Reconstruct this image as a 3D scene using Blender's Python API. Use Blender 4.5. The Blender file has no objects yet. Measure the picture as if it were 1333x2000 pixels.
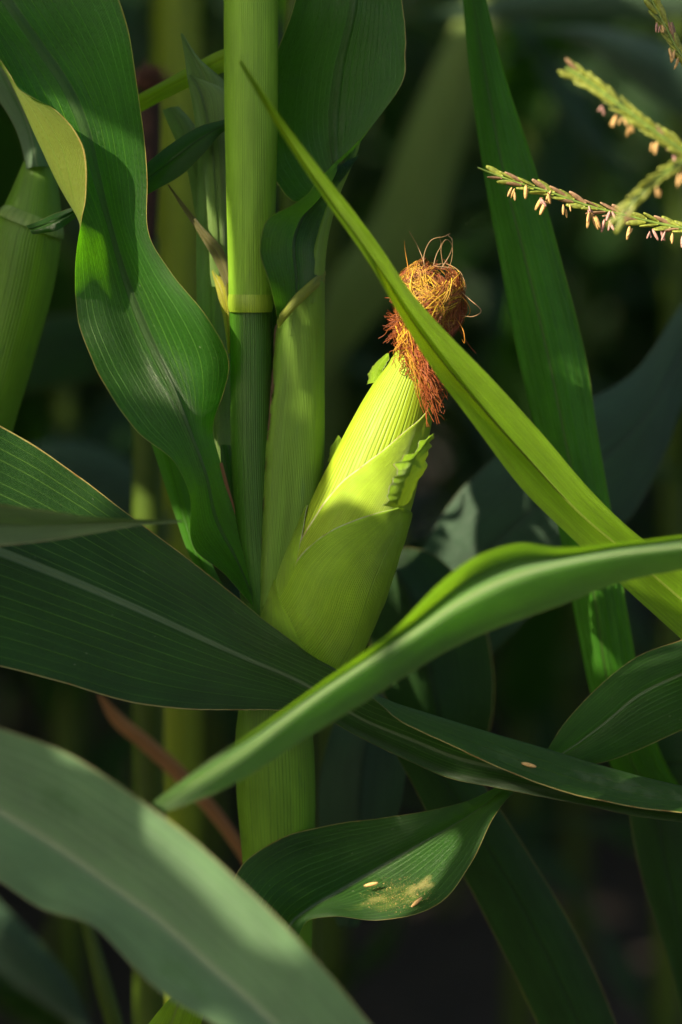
import bpy, math, random
import numpy as np
R = math.radians

# ------------------------------------------------------------------ camera, sky, sun, exposure
scene = bpy.context.scene
CAM = np.array((0.0, -1.667, 1.12)); PITCH = R(6.0)
cam_data = bpy.data.cameras.new('camera')
cam = bpy.data.objects.new('camera', cam_data)
scene.collection.objects.link(cam)
cam.location = CAM; cam.rotation_euler = (R(90) - PITCH, 0, 0)
cam_data.sensor_fit = 'VERTICAL'; cam_data.sensor_height = 36; cam_data.sensor_width = 24
cam_data.lens = 100; cam_data.clip_start = 0.02; cam_data.clip_end = 300
cam_data.dof.use_dof = True; cam_data.dof.focus_distance = 1.655
cam_data.dof.aperture_fstop = 2.5; cam_data.dof.aperture_blades = 9
scene.camera = cam

SUN_AZ, SUN_EL = R(52), R(32)        # azimuth measured to the left of the line from the ear to the camera
S = np.array((-math.sin(SUN_AZ) * math.cos(SUN_EL), -math.cos(SUN_AZ) * math.cos(SUN_EL), math.sin(SUN_EL)))
world = bpy.data.worlds.new('World'); scene.world = world; world.use_nodes = True
wn = world.node_tree
sky = wn.nodes.new('ShaderNodeTexSky'); sky.sky_type = 'NISHITA'; sky.sun_disc = False
sky.dust_density = 3.0; sky.ozone_density = 0.4; sky.sun_elevation = SUN_EL; sky.sun_rotation = math.atan2(S[0], S[1])
bgn = wn.nodes['Background']; bgn.inputs['Strength'].default_value = 0.085
wn.links.new(sky.outputs['Color'], bgn.inputs['Color'])
sun_data = bpy.data.lights.new('sun', 'SUN'); sun_data.energy = 5.0; sun_data.angle = R(0.53)
sun_data.color = (1.0, 0.86, 0.62)
sun = bpy.data.objects.new('sun', sun_data); scene.collection.objects.link(sun)
from mathutils import Vector
sun.rotation_euler = Vector(S).to_track_quat('Z', 'Y').to_euler(); sun.location = (0, 0, 6)
vs = scene.view_settings
vs.view_transform = 'Standard'; vs.look = 'None'; vs.gamma = 1; vs.use_curve_mapping = False
vs.exposure = 1.25
scene.cycles.use_denoising = True
scene.cycles.max_bounces = 8; scene.cycles.transmission_bounces = 6; scene.cycles.diffuse_bounces = 5
scene.cycles.sample_clamp_indirect = 6

# ------------------------------------------------------------------ helpers
COL = scene.collection

def P(px, py, mm=0.0):
    """point of the place seen at photograph pixel (px, py) in the upright plane y = mm millimetres behind the ear"""
    X = (px - 666.5) / 2000 * 0.36; Z = (1000 - py) / 2000 * 0.36
    c, s = math.cos(PITCH), math.sin(PITCH)
    d = np.array((X, c + s * Z, -s + c * Z))
    return CAM + d * ((mm / 1000 - CAM[1]) / d[1])

def tag(o, label=None, cat=None, group=None, kind=None):
    if label: o['label'] = label
    if cat: o['category'] = cat
    if group: o['group'] = group
    if kind: o['kind'] = kind
    return o

def empty(name, loc, label, cat, group=None):
    o = bpy.data.objects.new(name, None); COL.objects.link(o); o.location = Vector(loc)
    o.empty_display_size = 0.05
    return tag(o, label, cat, group)

def make_mesh(name, verts, faces, uvs=None, cols=None):
    me = bpy.data.meshes.new(name)
    me.from_pydata([tuple(map(float, v)) for v in verts], [], faces)
    me.polygons.foreach_set('use_smooth', [True] * len(me.polygons))
    li = np.empty(len(me.loops), dtype=np.int32); me.loops.foreach_get('vertex_index', li)
    if uvs is not None:
        ul = me.uv_layers.new(name='UVMap')
        ul.data.foreach_set('uv', np.asarray(uvs, dtype=np.float32)[li].ravel())
    if cols is not None:
        ca = me.color_attributes.new('tint', 'FLOAT_COLOR', 'POINT')
        ca.data.foreach_set('color', np.asarray(cols, dtype=np.float32).ravel())
    me.update()
    return me

def link(name, me, mat, parent=None):
    if mat is not None and not me.materials: me.materials.append(mat)
    o = bpy.data.objects.new(name, me); COL.objects.link(o)
    if parent is not None:
        o.parent = parent
        root = parent
        off = Vector(root.location)
        while root.parent is not None:
            root = root.parent; off = off + Vector(root.location)
        o.location = -off if parent.type == 'EMPTY' else Vector((0, 0, 0))
    return o

def hermite(K, knots, n):
    """smooth curve through the rows of K (k, ...) sampled n times evenly over knots"""
    K = np.asarray(K, float); t = np.asarray(knots, float)
    d = np.empty_like(K)
    for i in range(len(K)):
        if i == 0: d[i] = (K[1] - K[0]) / (t[1] - t[0])
        elif i == len(K) - 1: d[i] = (K[-1] - K[-2]) / (t[-1] - t[-2])
        else:
            a, b = t[i] - t[i - 1], t[i + 1] - t[i]
            d[i] = ((K[i] - K[i - 1]) / a * b + (K[i + 1] - K[i]) / b * a) / (a + b)
    out = []
    for x in np.linspace(t[0], t[-1], n):
        i = min(max(np.searchsorted(t, x) - 1, 0), len(t) - 2)
        h = t[i + 1] - t[i]; s = (x - t[i]) / h
        out.append(K[i] * (2*s**3 - 3*s**2 + 1) + d[i] * h * (s**3 - 2*s**2 + s) + K[i + 1] * (-2*s**3 + 3*s**2) + d[i + 1] * h * (s**3 - s**2))
    return np.array(out)

def snoise(x, seed):
    rs = np.random.RandomState(seed); y = 0
    for k in range(5):
        y = y + math.sin(x * rs.uniform(0.6, 1.9) * (1 + k * 0.8) + rs.uniform(0, 7)) / (1 + k * 0.7)
    return y / 2.2

def sheet(W, us, n=70, m=28, arch=0.08, ruffle=0.0, rfreq=70, seed=1, flip=False, groove=0.0012, mid=None, pleat=0.0):
    """blade lofted through rows W (k, c, 3) of world points; us: where each column lies across the blade (0..1)"""
    W = np.asarray(W, float)
    cen = W.mean(axis=1); knots = np.concatenate([[0], np.cumsum(np.maximum(np.linalg.norm(np.diff(cen, axis=0), axis=1), 1e-4))])
    rows = hermite(W, knots, n)                      # n, c, 3
    vlen = np.linspace(0, knots[-1], n)
    us = np.asarray(us, float)
    uu = np.linspace(us[0], us[-1], m + 1)
    verts, uvs = [], []
    prevN = None
    tang = np.gradient(rows, axis=0)
    for i in range(n):
        r = rows[i]
        if len(us) == 3:
            pts = np.array([r[1] + (r[0] - r[1]) * (us[1] - u) / (us[1] - us[0]) if u < us[1] else r[1] + (r[2] - r[1]) * (u - us[1]) / (us[2] - us[1]) for u in uu])
        else:
            pts = hermite(r, us, m + 1)
        acr = r[-1] - r[0]; al = tang[i].mean(axis=0)
        if len(us) == 3:
            N = np.cross(al, acr)
            ln = np.linalg.norm(N)
            N = N / ln if ln > 1e-12 else (prevN if prevN is not None else np.array((0, -1.0, 0)))
            if prevN is None:
                if N[1] > 0: N = -N
            elif np.dot(N, prevN) < 0: N = -N
            prevN = N
            Ns = [N] * (m + 1)
        else:
            dp = np.gradient(pts, axis=0)
            Ns = np.cross(np.array([al] * (m + 1)), dp)
            Ns = Ns / np.maximum(np.linalg.norm(Ns, axis=1)[:, None], 1e-12)
        w = 0.5 * np.linalg.norm(np.diff(pts, axis=0), axis=1).sum()
        for j, u in enumerate(uu):
            s = abs(u - 0.5) * 2
            off = arch * w * 4 * s * (1 - s)
            off -= groove * math.exp(-(s / 0.07) ** 2)
            if ruffle:
                side = 1 if u > 0.5 else 5
                off += ruffle * s ** 2.5 * snoise(vlen[i] * rfreq + side * 3.1, seed + side) * (1 + .6 * snoise(vlen[i] * rfreq * .31, seed + 9))
            if pleat:
                off += pleat * math.cos(u * 2 * math.pi * 9)
            verts.append(pts[j] + np.asarray(Ns[j]) * off)
            uvs.append((u, vlen[i]))
    faces = []
    for i in range(n - 1):
        for j in range(m):
            a = i * (m + 1) + j
            f = (a, a + 1, a + m + 2, a + m + 1)
            faces.append(f[::-1] if flip else f)
    return np.array(verts), faces, np.array(uvs)

def pix_rows(rows):
    return np.array([[P(*c) for c in r] for r in rows])

def leaf(name, parent, mat, rows, us=(0, .5, 1), label=None, **kw):
    v, f, u = sheet(pix_rows(rows), us, **kw)
    o = link(name, make_mesh(name, v, f, u), mat, parent)
    if label: o['label'] = label
    return o

def tube(path, radii, seg=24, knots=None, n=None, cap=False, squash=None, vscale=1.0):
    """tube along world points with radii; u runs round it (0.25 faces the camera), v in metres"""
    path = np.asarray(path, float); radii = np.asarray(radii, float)
    if n:
        k = np.concatenate([[0], np.cumsum(np.linalg.norm(np.diff(path, axis=0), axis=1))])
        both = hermite(np.concatenate([path, radii[:, None]], axis=1), k, n)
        path, radii = both[:, :3], both[:, 3]
    t = np.gradient(path, axis=0); t /= np.linalg.norm(t, axis=1)[:, None]
    verts, uvs, faces = [], [], []
    v = 0
    for i in range(len(path)):
        if i: v += np.linalg.norm(path[i] - path[i - 1])
        ref = np.array((0, -1.0, 0)) if abs(t[i][1]) < 0.9 else np.array((1.0, 0, 0))
        b = ref - t[i] * np.dot(ref, t[i]); b /= np.linalg.norm(b)
        a = np.cross(b, t[i])
        for j in range(seg + 1):
            th = 2 * math.pi * j / seg
            verts.append(path[i] + radii[i] * (a * math.cos(th) + b * math.sin(th)))
            uvs.append((j / seg, v * vscale))
    for i in range(len(path) - 1):
        for j in range(seg):
            q = i * (seg + 1) + j
            faces.append((q, q + 1, q + seg + 2, q + seg + 1))
    if cap:
        for base in (0, (len(path) - 1) * (seg + 1)):
            faces.append(tuple(range(base, base + seg)))
    return np.array(verts), faces, np.array(uvs)

def join(parts):
    V, F, U = [], [], []; k = 0
    for v, f, u in parts:
        V.append(v); U.append(u); F += [tuple(i + k for i in q) for q in f]; k += len(v)
    return np.concatenate(V), F, np.concatenate(U)

# ------------------------------------------------------------------ materials
class G:
    def __init__(s, name):
        s.m = bpy.data.materials.new(name); s.m.use_nodes = True
        s.t = s.m.node_tree; s.t.nodes.clear()
        s.out = s.t.nodes.new('ShaderNodeOutputMaterial')
    def put(s, sock, v):
        if isinstance(v, bpy.types.NodeSocket): s.t.links.new(v, sock)
        else: sock.default_value = (tuple(v) + (1,) if isinstance(v, (tuple, list)) and len(v) == 3 and sock.type == 'RGBA' else v)
    def node(s, ty, ins=None, out=0, **props):
        n = s.t.nodes.new(ty)
        for k, v in props.items(): setattr(n, k, v)
        for k, v in (ins or {}).items(): s.put(n.inputs[k], v)
        return n.outputs[out]
    def math(s, op, a, b=0.0, c=0.0): return s.node('ShaderNodeMath', {0: a, 1: b, 2: c}, operation=op)
    def mix(s, f, a, b): return s.node('ShaderNodeMix', {0: f, 6: a, 7: b}, out=2, data_type='RGBA')
    def step(s, x, lo, hi, a=0.0, b=1.0):
        return s.node('ShaderNodeMapRange', {0: x, 1: lo, 2: hi, 3: a, 4: b}, interpolation_type='SMOOTHSTEP')
    def xyz(s, x, y, z=0.0): return s.node('ShaderNodeCombineXYZ', {0: x, 1: y, 2: z})
    def noise(s, vec, scale, detail=2.0, rough=0.5): return s.node('ShaderNodeTexNoise', {'Vector': vec, 'Scale': scale, 'Detail': detail, 'Roughness': rough})
    def uv(s):
        n = s.t.nodes.new('ShaderNodeUVMap'); n.uv_map = 'UVMap'
        p = s.t.nodes.new('ShaderNodeSeparateXYZ'); s.t.links.new(n.outputs[0], p.inputs[0])
        return p.outputs[0], p.outputs[1]
    def lines(s, x, sharp):                       # 1 on a vein line, 0 between
        return s.step(s.math('ABSOLUTE', s.math('SUBTRACT', s.math('FRACT', x), 0.5)), 0.5 - sharp, 0.5)

def blade_mat(name, base, vein, trans, midrib=(.16, .24, .09), margin=(.42, .36, .12), under=None, veins=24, rough=.42, tfac=.4,
              midw=.028, spec=.5, margw=.989, spots=.5, dull=0.0, ribs=0.0, finew=.32, finen=6.0, relief=.0011, grain=.6, patches=()):
    g = G(name); u, v = g.uv()
    warp = g.noise(g.xyz(g.math('MULTIPLY', v, 9.0), g.math('MULTIPLY', u, 3.0)), 1.0)
    uw = g.math('ADD', u, g.math('MULTIPLY', g.math('SUBTRACT', warp, .5), .006))
    x = g.math('MULTIPLY', uw, float(veins))
    major = g.lines(x, .10)
    amp = g.node('ShaderNodeTexWhiteNoise', {'W': g.math('FLOOR', g.math('ADD', x, .5))}, noise_dimensions='1D')
    major = g.math('MULTIPLY', major, g.math('ADD', .25, g.math('MULTIPLY', amp, .75)))
    fine = g.lines(g.math('MULTIPLY', uw, veins * finen), .28)
    cells = g.noise(g.xyz(g.math('MULTIPLY', u, 150.0), g.math('MULTIPLY', v, 420.0)), 1.0, 2.0)
    big = g.noise(g.xyz(g.math('MULTIPLY', u, 2.4), g.math('MULTIPLY', v, 14.0)), 1.0, 3.0, .6)
    streak = g.noise(g.xyz(g.math('MULTIPLY', u, 30.0), g.math('MULTIPLY', v, 6.0)), 1.0, 2.0)
    c = g.mix(g.math('MULTIPLY', fine, finew), base, vein)
    c = g.mix(major, c, vein)
    shade = g.math('ADD', g.step(big, .25, .75, .78, 1.2), g.math('MULTIPLY', g.math('SUBTRACT', streak, .5), .45))
    shade = g.math('ADD', shade, g.math('MULTIPLY', g.math('SUBTRACT', cells, .5), grain))
    c = g.node('ShaderNodeVectorMath', {0: c, 'Scale': shade}, operation='SCALE')
    c = g.mix(g.step(big, .58, .85, 0, .35), c, tuple(min(1, q * f) for q, f in zip(base, (1.9, 1.45, .9))))
    # pale scratches and specks left by insects and dust
    sp = g.noise(g.xyz(g.math('MULTIPLY', u, 42.0), g.math('MULTIPLY', v, 190.0)), 1.0, 1.0)
    c = g.mix(g.step(sp, .75, .80, 0, spots), c, (.30, .36, .20))
    sc = g.noise(g.xyz(g.math('MULTIPLY', u, 160.0), g.math('MULTIPLY', v, 28.0)), 1.0, 1.0)
    c = g.mix(g.step(sc, .80, .86, 0, spots * .5), c, (.28, .34, .2))
    yl = g.noise(g.xyz(g.math('MULTIPLY', u, 9.0), g.math('MULTIPLY', v, 34.0)), 1.0, 4.0, .65)
    c = g.mix(g.step(yl, .66, .80, 0, spots * .8), c, tuple(min(.6, q * f + a_) for q, f, a_ in zip(base, (2.4, 1.3, 1.0), (.05, .04, .01))))
    for (pu, pv, ru, rv, pcol, amt) in patches:          # worn, stained, rubbed or painted sunlit places on the blade
        eu = g.math('DIVIDE', g.math('SUBTRACT', u, pu), ru); ev = g.math('DIVIDE', g.math('SUBTRACT', v, pv), rv)
        rr = g.math('ADD', g.math('MULTIPLY', eu, eu), g.math('MULTIPLY', ev, ev))
        blot = g.noise(g.xyz(g.math('MULTIPLY', u, 14.0), g.math('MULTIPLY', v, 95.0), pu), 1.0, 4.0, .65)
        f = g.step(g.math('ADD', g.math('MULTIPLY', rr, -.35), blot), .28, .60, 0, amt)
        c = g.mix(g.math('MULTIPLY', f, g.step(rr, .7, 1.5, 1, 0)), c, pcol)
    d = g.math('ABSOLUTE', g.math('SUBTRACT', u, .5))
    mid = g.step(d, midw * .5, midw, 1, 0)
    c = g.mix(g.math('MULTIPLY', mid, g.math('ADD', .62, g.math('MULTIPLY', streak, .5))), c, midrib)
    edge = g.math('ADD', g.math('MULTIPLY', d, 2.0), g.math('MULTIPLY', g.math('SUBTRACT', streak, .5), .006))
    nick = g.noise(g.xyz(g.math('MULTIPLY', v, 55.0), g.math('MULTIPLY', u, 2.0)), 1.0, 3.0, .6)
    edge = g.math('ADD', edge, g.math('MULTIPLY', g.math('SUBTRACT', nick, .5), .022))
    ed = g.step(edge, margw - .008, margw + .004)
    margin = g.mix(g.step(nick, .42, .66), margin, tuple(q * f for q, f in zip(margin, (.62, .42, .35))))
    c = g.mix(ed, c, margin)
    back = g.node('ShaderNodeNewGeometry', out=6)
    cu = g.mix(.75, c, under if under else tuple(q * f for q, f in zip(base, (1.9, 1.5, 1.3))))
    c = g.mix(back, c, g.mix(ed, cu, margin))
    hgt = g.math('ADD', g.math('MULTIPLY', major, .5), g.math('MULTIPLY', fine, .35))
    hgt = g.math('ADD', hgt, g.math('MULTIPLY', cells, grain * .8))
    hgt = g.math('ADD', hgt, g.math('MULTIPLY', mid, -1.0))
    if ribs:
        hgt = g.math('ADD', hgt, g.math('MULTIPLY', g.math('SINE', g.math('MULTIPLY', u, 6.2832 * 8)), ribs))
    bump = g.node('ShaderNodeBump', {'Height': hgt, 'Distance': relief, 'Strength': .7})
    rg = g.step(cells, .2, .8, rough - .08, rough + .14)
    pr = g.node('ShaderNodeBsdfPrincipled', {'Base Color': c, 'Roughness': rg, 'Specular IOR Level': spec, 'Normal': bump,
                                             'Sheen Weight': .03 + dull, 'Sheen Roughness': .5, 'Sheen Tint': (.7, .85, .8)})
    tc = g.node('ShaderNodeVectorMath', {0: g.mix(g.math('MULTIPLY', major, .5), trans, tuple(min(1, q * 1.6) for q in trans)), 'Scale': shade}, operation='SCALE')
    tc = g.mix(g.math('MULTIPLY', mid, .7), tc, tuple(q * .35 for q in trans))
    tl = g.node('ShaderNodeBsdfTranslucent', {'Color': tc, 'Normal': bump})
    g.t.links.new(g.node('ShaderNodeMixShader', {0: tfac, 1: pr, 2: tl}), g.out.inputs[0])
    return g.m

def stem_mat(name, base, line, ribs=70.0, rough=.42, tfac=.15, trans=(.2, .35, .03), blotch=None, spec=.4, bumpd=.0005):
    g = G(name); u, v = g.uv()
    warp = g.noise(g.xyz(g.math('MULTIPLY', v, 6.0), g.math('MULTIPLY', u, 4.0)), 1.0)
    uw = g.math('ADD', u, g.math('MULTIPLY', g.math('SUBTRACT', warp, .5), .008))
    x = g.math('MULTIPLY', uw, ribs)
    ln = g.lines(x, .30)
    amp = g.node('ShaderNodeTexWhiteNoise', {'W': g.math('FLOOR', g.math('ADD', x, .5))}, noise_dimensions='1D')
    ln = g.math('MULTIPLY', ln, g.math('ADD', .25, g.math('MULTIPLY', amp, .75)))
    grain = g.noise(g.xyz(g.math('MULTIPLY', u, 150.0), g.math('MULTIPLY', v, 60.0)), 1.0, 3.0)
    big = g.noise(g.xyz(g.math('MULTIPLY', u, 7.0), g.math('MULTIPLY', v, 10.0)), 1.0, 3.0, .6)
    c = g.mix(g.math('MULTIPLY', ln, .8), base, line)
    sh = g.math('ADD', g.step(big, .25, .75, .78, 1.18), g.math('MULTIPLY', g.math('SUBTRACT', grain, .5), .5))
    c = g.node('ShaderNodeVectorMath', {0: c, 'Scale': sh}, operation='SCALE')
    if blotch:
        bl = g.noise(g.xyz(g.math('MULTIPLY', u, 16.0), g.math('MULTIPLY', v, 26.0)), 1.0, 3.0, .6)
        c = g.mix(g.step(bl, .58, .74, 0, .75), c, blotch)
    sp = g.noise(g.xyz(g.math('MULTIPLY', u, 60.0), g.math('MULTIPLY', v, 190.0)), 1.0, 1.0)
    c = g.mix(g.step(sp, .8, .84, 0, .4), c, (.35, .4, .2))
    hgt = g.math('ADD', g.math('MULTIPLY', ln, -.8), g.math('MULTIPLY', grain, .5))
    bump = g.node('ShaderNodeBump', {'Height': hgt, 'Distance': bumpd, 'Strength': .6})
    pr = g.node('ShaderNodeBsdfPrincipled', {'Base Color': c, 'Roughness': g.step(grain, .2, .8, rough - .06, rough + .14), 'Specular IOR Level': spec, 'Normal': bump})
    tl = g.node('ShaderNodeBsdfTranslucent', {'Color': trans, 'Normal': bump})
    g.t.links.new(g.node('ShaderNodeMixShader', {0: tfac, 1: pr, 2: tl}), g.out.inputs[0])
    return g.m

def plain_mat(name, col, rough=.6, trans=None, tfac=.3, vary=.35, scale=300.0):
    g = G(name)
    co = g.node('ShaderNodeTexCoord', out=3)
    nz = g.noise(co, scale, 3.0)
    c = g.node('ShaderNodeVectorMath', {0: col, 'Scale': g.step(nz, .2, .8, 1 - vary, 1 + vary)}, operation='SCALE')
    bump = g.node('ShaderNodeBump', {'Height': nz, 'Distance': .0004, 'Strength': .4})
    sh = g.node('ShaderNodeBsdfPrincipled', {'Base Color': c, 'Roughness': rough, 'Normal': bump})
    if trans:
        sh = g.node('ShaderNodeMixShader', {0: tfac, 1: sh, 2: g.node('ShaderNodeBsdfTranslucent', {'Color': trans})})
    g.t.links.new(sh, g.out.inputs[0])
    return g.m

M = {}
TR = (.10, .34, .006)
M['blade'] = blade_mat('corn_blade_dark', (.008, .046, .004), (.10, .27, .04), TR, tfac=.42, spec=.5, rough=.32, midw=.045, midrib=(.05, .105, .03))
M['blade_curl'] = blade_mat('corn_blade_curling', (.010, .064, .004), (.13, .33, .03), (.17, .60, .005), tfac=.48, spec=.5, rough=.32, midw=.05, midrib=(.05, .105, .03), under=(.22, .25, .04), margin=(.5, .4, .12))  # underside yellowed and greens raised in place of sunlight on this leaf
M['blade_front'] = blade_mat('corn_blade_deep', (.010, .048, .004), (.11, .24, .04), (.07, .22, .006), tfac=.32, patches=[(.12, .50, .07, .07, (.28, .33, .24), .55), (.08, .43, .06, .04, (.2, .27, .16), .4)], veins=22, midw=.024, rough=.38, spec=.40, midrib=(.13, .2, .09))
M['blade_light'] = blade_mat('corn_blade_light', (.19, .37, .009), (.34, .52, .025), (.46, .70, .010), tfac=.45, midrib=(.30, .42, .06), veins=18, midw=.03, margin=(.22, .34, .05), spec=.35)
M['blade_mid'] = blade_mat('corn_blade_mid', (.034, .175, .007), (.16, .36, .03), (.16, .46, .008), tfac=.42, midrib=(.16, .26, .07), veins=18, midw=.02, margin=(.16, .26, .05), spec=.4)
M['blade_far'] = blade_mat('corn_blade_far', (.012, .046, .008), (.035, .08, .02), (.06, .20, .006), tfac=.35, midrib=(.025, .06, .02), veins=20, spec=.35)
M['blade_dull'] = blade_mat('corn_blade_waxy', (.10, .205, .085), (.16, .27, .13), (.14, .32, .03), tfac=.28, veins=18, rough=.5, dull=.25, midw=.04, midrib=(.26, .36, .20), margin=(.34, .32, .14), spec=.4,  # waxy grey-green, base lifted to stand in for open-sky light
                            patches=[(.26, .194, .12, .020, (.035, .11, .03), .7), (.74, .285, .16, .040, (.04, .13, .025), .55), (.78, .36, .15, .05, (.045, .14, .03), .5)])
M['blade_near'] = blade_mat('corn_blade_arching', (.085, .20, .035), (.16, .29, .08), (.28, .56, .010), tfac=.42, veins=18, rough=.42, dull=.18, midw=.05, midrib=(.24, .34, .12), margin=(.34, .32, .12), spec=.4)
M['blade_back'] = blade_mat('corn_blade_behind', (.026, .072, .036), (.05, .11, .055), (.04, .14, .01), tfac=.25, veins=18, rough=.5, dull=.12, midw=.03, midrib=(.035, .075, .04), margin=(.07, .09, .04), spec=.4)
M['blade_soft'] = blade_mat('corn_blade_soft', (.10, .18, .05), (.13, .22, .07), (.18, .36, .02), tfac=.3, veins=18, rough=.5, midrib=(.08, .15, .05), margin=(.1, .14, .05))
M['stalk_olive'] = stem_mat('stalk_olive', (.20, .27, .008), (.14, .2, .006), ribs=50)
M['blade_ridge'] = blade_mat('corn_blade_ridged', (.011, .055, .005), (.10, .27, .04), (.14, .40, .006), tfac=.42, spec=.42, rough=.38, midw=.022, midrib=(.17, .25, .13), spots=.8,
                             patches=[(.80, .368, .15, .030, (.14, .22, .03), .6), (.82, .350, .08, .012, (.44, .38, .14), .55), (.76, .375, .06, .010, (.42, .36, .13), .4)])  # broad yellow-green patch paints sunlight; the small pale ones are wear
M['blade_tip'] = blade_mat('corn_blade_tip', (.13, .21, .075), (.2, .29, .12), (.2, .36, .04), tfac=.25, veins=10, rough=.5, midw=.02, midrib=(.16, .25, .09), margin=(.50, .46, .22), margw=.95)
M['blade_dry'] = blade_mat('corn_blade_dry', (.46, .22, .09), (.52, .30, .13), (.6, .27, .08), tfac=.3, under=(.46, .22, .09), midrib=(.34, .18, .08))
M['blade_olive'] = blade_mat('corn_blade_olive', (.13, .12, .035), (.2, .17, .06), (.3, .25, .05), tfac=.3, under=(.16, .11, .04), midrib=(.2, .18, .07))
M['husk_pale'] = blade_mat('shoot_pale', (.15, .26, .06), (.24, .36, .10), (.25, .45, .04), tfac=.3, midw=.01, midrib=(.24, .34, .1), under=(.16, .28, .06), margin=(.24, .33, .1))
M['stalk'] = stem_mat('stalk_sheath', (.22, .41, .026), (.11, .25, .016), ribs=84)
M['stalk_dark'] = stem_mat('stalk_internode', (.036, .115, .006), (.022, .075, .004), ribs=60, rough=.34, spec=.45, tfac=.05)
M['stalk_low'] = stem_mat('stalk_low', (.13, .27, .014), (.08, .19, .012), ribs=70, blotch=(.06, .15, .015))
M['sheath'] = stem_mat('leaf_sheath', (.17, .31, .032), (.11, .22, .026), ribs=60, blotch=(.12, .24, .045), tfac=.25)
M['stalk_far'] = stem_mat('stalk_far', (.055, .10, .006), (.035, .065, .005), ribs=50)
M['node'] = stem_mat('stalk_node', (.28, .40, .03), (.18, .30, .022), ribs=60, bumpd=.0003)

# ------------------------------------------------------------------ ground
g = G('soil')
co = g.node('ShaderNodeTexCoord', out=3)
n1 = g.noise(co, 9.0, 6.0, .65); n2 = g.noise(co, 60.0, 4.0)
c = g.mix(g.step(n1, .3, .7), (.022, .015, .011), (.055, .038, .027))
bmp = g.node('ShaderNodeBump', {'Height': g.math('ADD', n1, g.math('MULTIPLY', n2, .3)), 'Distance': .04, 'Strength': .8})
g.t.links.new(g.node('ShaderNodeBsdfPrincipled', {'Base Color': c, 'Roughness': .95, 'Normal': bmp}), g.out.inputs[0])
M['soil'] = g.m
gx = np.concatenate([[-120, -40, -14], np.linspace(-6, 6, 49), [14, 40, 120]])
gy = np.concatenate([[-120, -40, -14], np.linspace(-6, 9, 61), [20, 50, 120]])
rs = np.random.RandomState(3)
gv = [(x, y, (-.03 * abs(math.sin((x + .05) * math.pi / .75)) + .012 * rs.randn() * (abs(x) < 6 and -6 < y < 9))) for y in gy for x in gx]
gf = [(j * len(gx) + i, j * len(gx) + i + 1, (j + 1) * len(gx) + i + 1, (j + 1) * len(gx) + i) for j in range(len(gy) - 1) for i in range(len(gx) - 1)]
tag(link('ground', make_mesh('ground', gv, gf), M['soil']), 'dark bare soil between the corn rows', kind='structure')

# ------------------------------------------------------------------ generic corn plant pieces (for plants far off or out of frame)
def arch_leaf(base, az, length, width, elev, droop, seed, n=22, m=6, twist=0.0, wave=.012):
    """blade leaving base at azimuth az, rising at elev and arching over by droop"""
    rs = np.random.RandomState(seed)
    ds = length / (n - 1); p = np.array(base, float); W = []
    e = elev
    tw = rs.uniform(-.4, .4)
    for i in range(n):
        t = i / (n - 1)
        fw = np.array((math.cos(az) * math.cos(e), math.sin(az) * math.cos(e), math.sin(e)))
        side = np.array((-math.sin(az), math.cos(az), 0)); up = np.cross(fw, side) * -1
        a = tw * t * 2 + twist * t + .25 * math.sin(t * 9 + seed)
        sd = side * math.cos(a) + up * math.sin(a); un = -side * math.sin(a) + up * math.cos(a)
        w = width * .5 * (min(1, .45 + t * 3.5) * (1 - t ** 2.2) + .004)
        kl = .22 * w
        W.append((p + sd * w + un * kl + un * wave * math.sin(t * 23 + seed), p, p - sd * w + un * kl + un * wave * math.sin(t * 21 + seed * 2)))
        p = p + fw * ds
        e -= droop / n * (.3 + 1.6 * t)
        az += rs.uniform(-.05, .05)
    return sheet(W, (0, .5, 1), n=n, m=m, arch=.1, groove=0)

def stalk_path(x, y, h, lean=(0, 0)):
    z = np.linspace(-.02, h, 9)
    return np.array([(x + lean[0] * q / h, y + lean[1] * q / h, q) for q in z]), np.linspace(.017, .007, 9)

def generic_pieces(seed, h=2.1, nl=11, plane=None):
    """stalk and list of leaves round the origin"""
    rs = np.random.RandomState(seed)
    az0 = rs.uniform(0, 6.28) if plane is None else plane
    p, r = stalk_path(0, 0, h)
    st = tube(p, r, seg=10, n=24)
    lv = []
    for k in range(nl):
        z = .28 + (h - .4) * k / (nl - 1)
        big = 1 - abs(k / (nl - 1) - .55) * .75
        az = az0 + (k % 2) * math.pi + rs.uniform(-.35, .35)
        lv.append(arch_leaf((0, 0, z), az, .86 * big + rs.uniform(-.06, .06), .098 * (big * .6 + .4), R(rs.uniform(48, 68)), R(rs.uniform(70, 135)), seed * 31 + k))
    return st, lv

def link_local(name, me, mat, parent):
    if not me.materials: me.materials.append(mat)
    o = bpy.data.objects.new(name, me); COL.objects.link(o); o.parent = parent
    return o

def foot(px, py, mm):
    p = P(px, py, mm); return np.array((p[0], p[1], 0.0))

def side_stalk(parent, px, mm, h=2.0, mat=None, seed=1, r=.016, lean=0.0):
    """upright stalk of a plant standing at photograph column px, mm behind the ear"""
    b = foot(px, 1000, mm)
    z = np.linspace(-.03, h, 11)
    path = [(b[0] + lean * (q - 1) + .004 * math.sin(q * 9 + seed), b[1] + .003 * math.cos(q * 7 + seed), q) for q in z]
    rad = [r * (1.08 - .3 * q / h) for q in z]
    return link('stalk', make_mesh('stalk', *tube(path, rad, seg=20, n=50)), mat or M['stalk_far'], parent)

# ------------------------------------------------------------------ the main corn plant
main = empty('corn_plant', foot(488, 1000, 0), 'sharply focused light green corn plant bearing the ripe yellow-green ear', 'corn plant')
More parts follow.
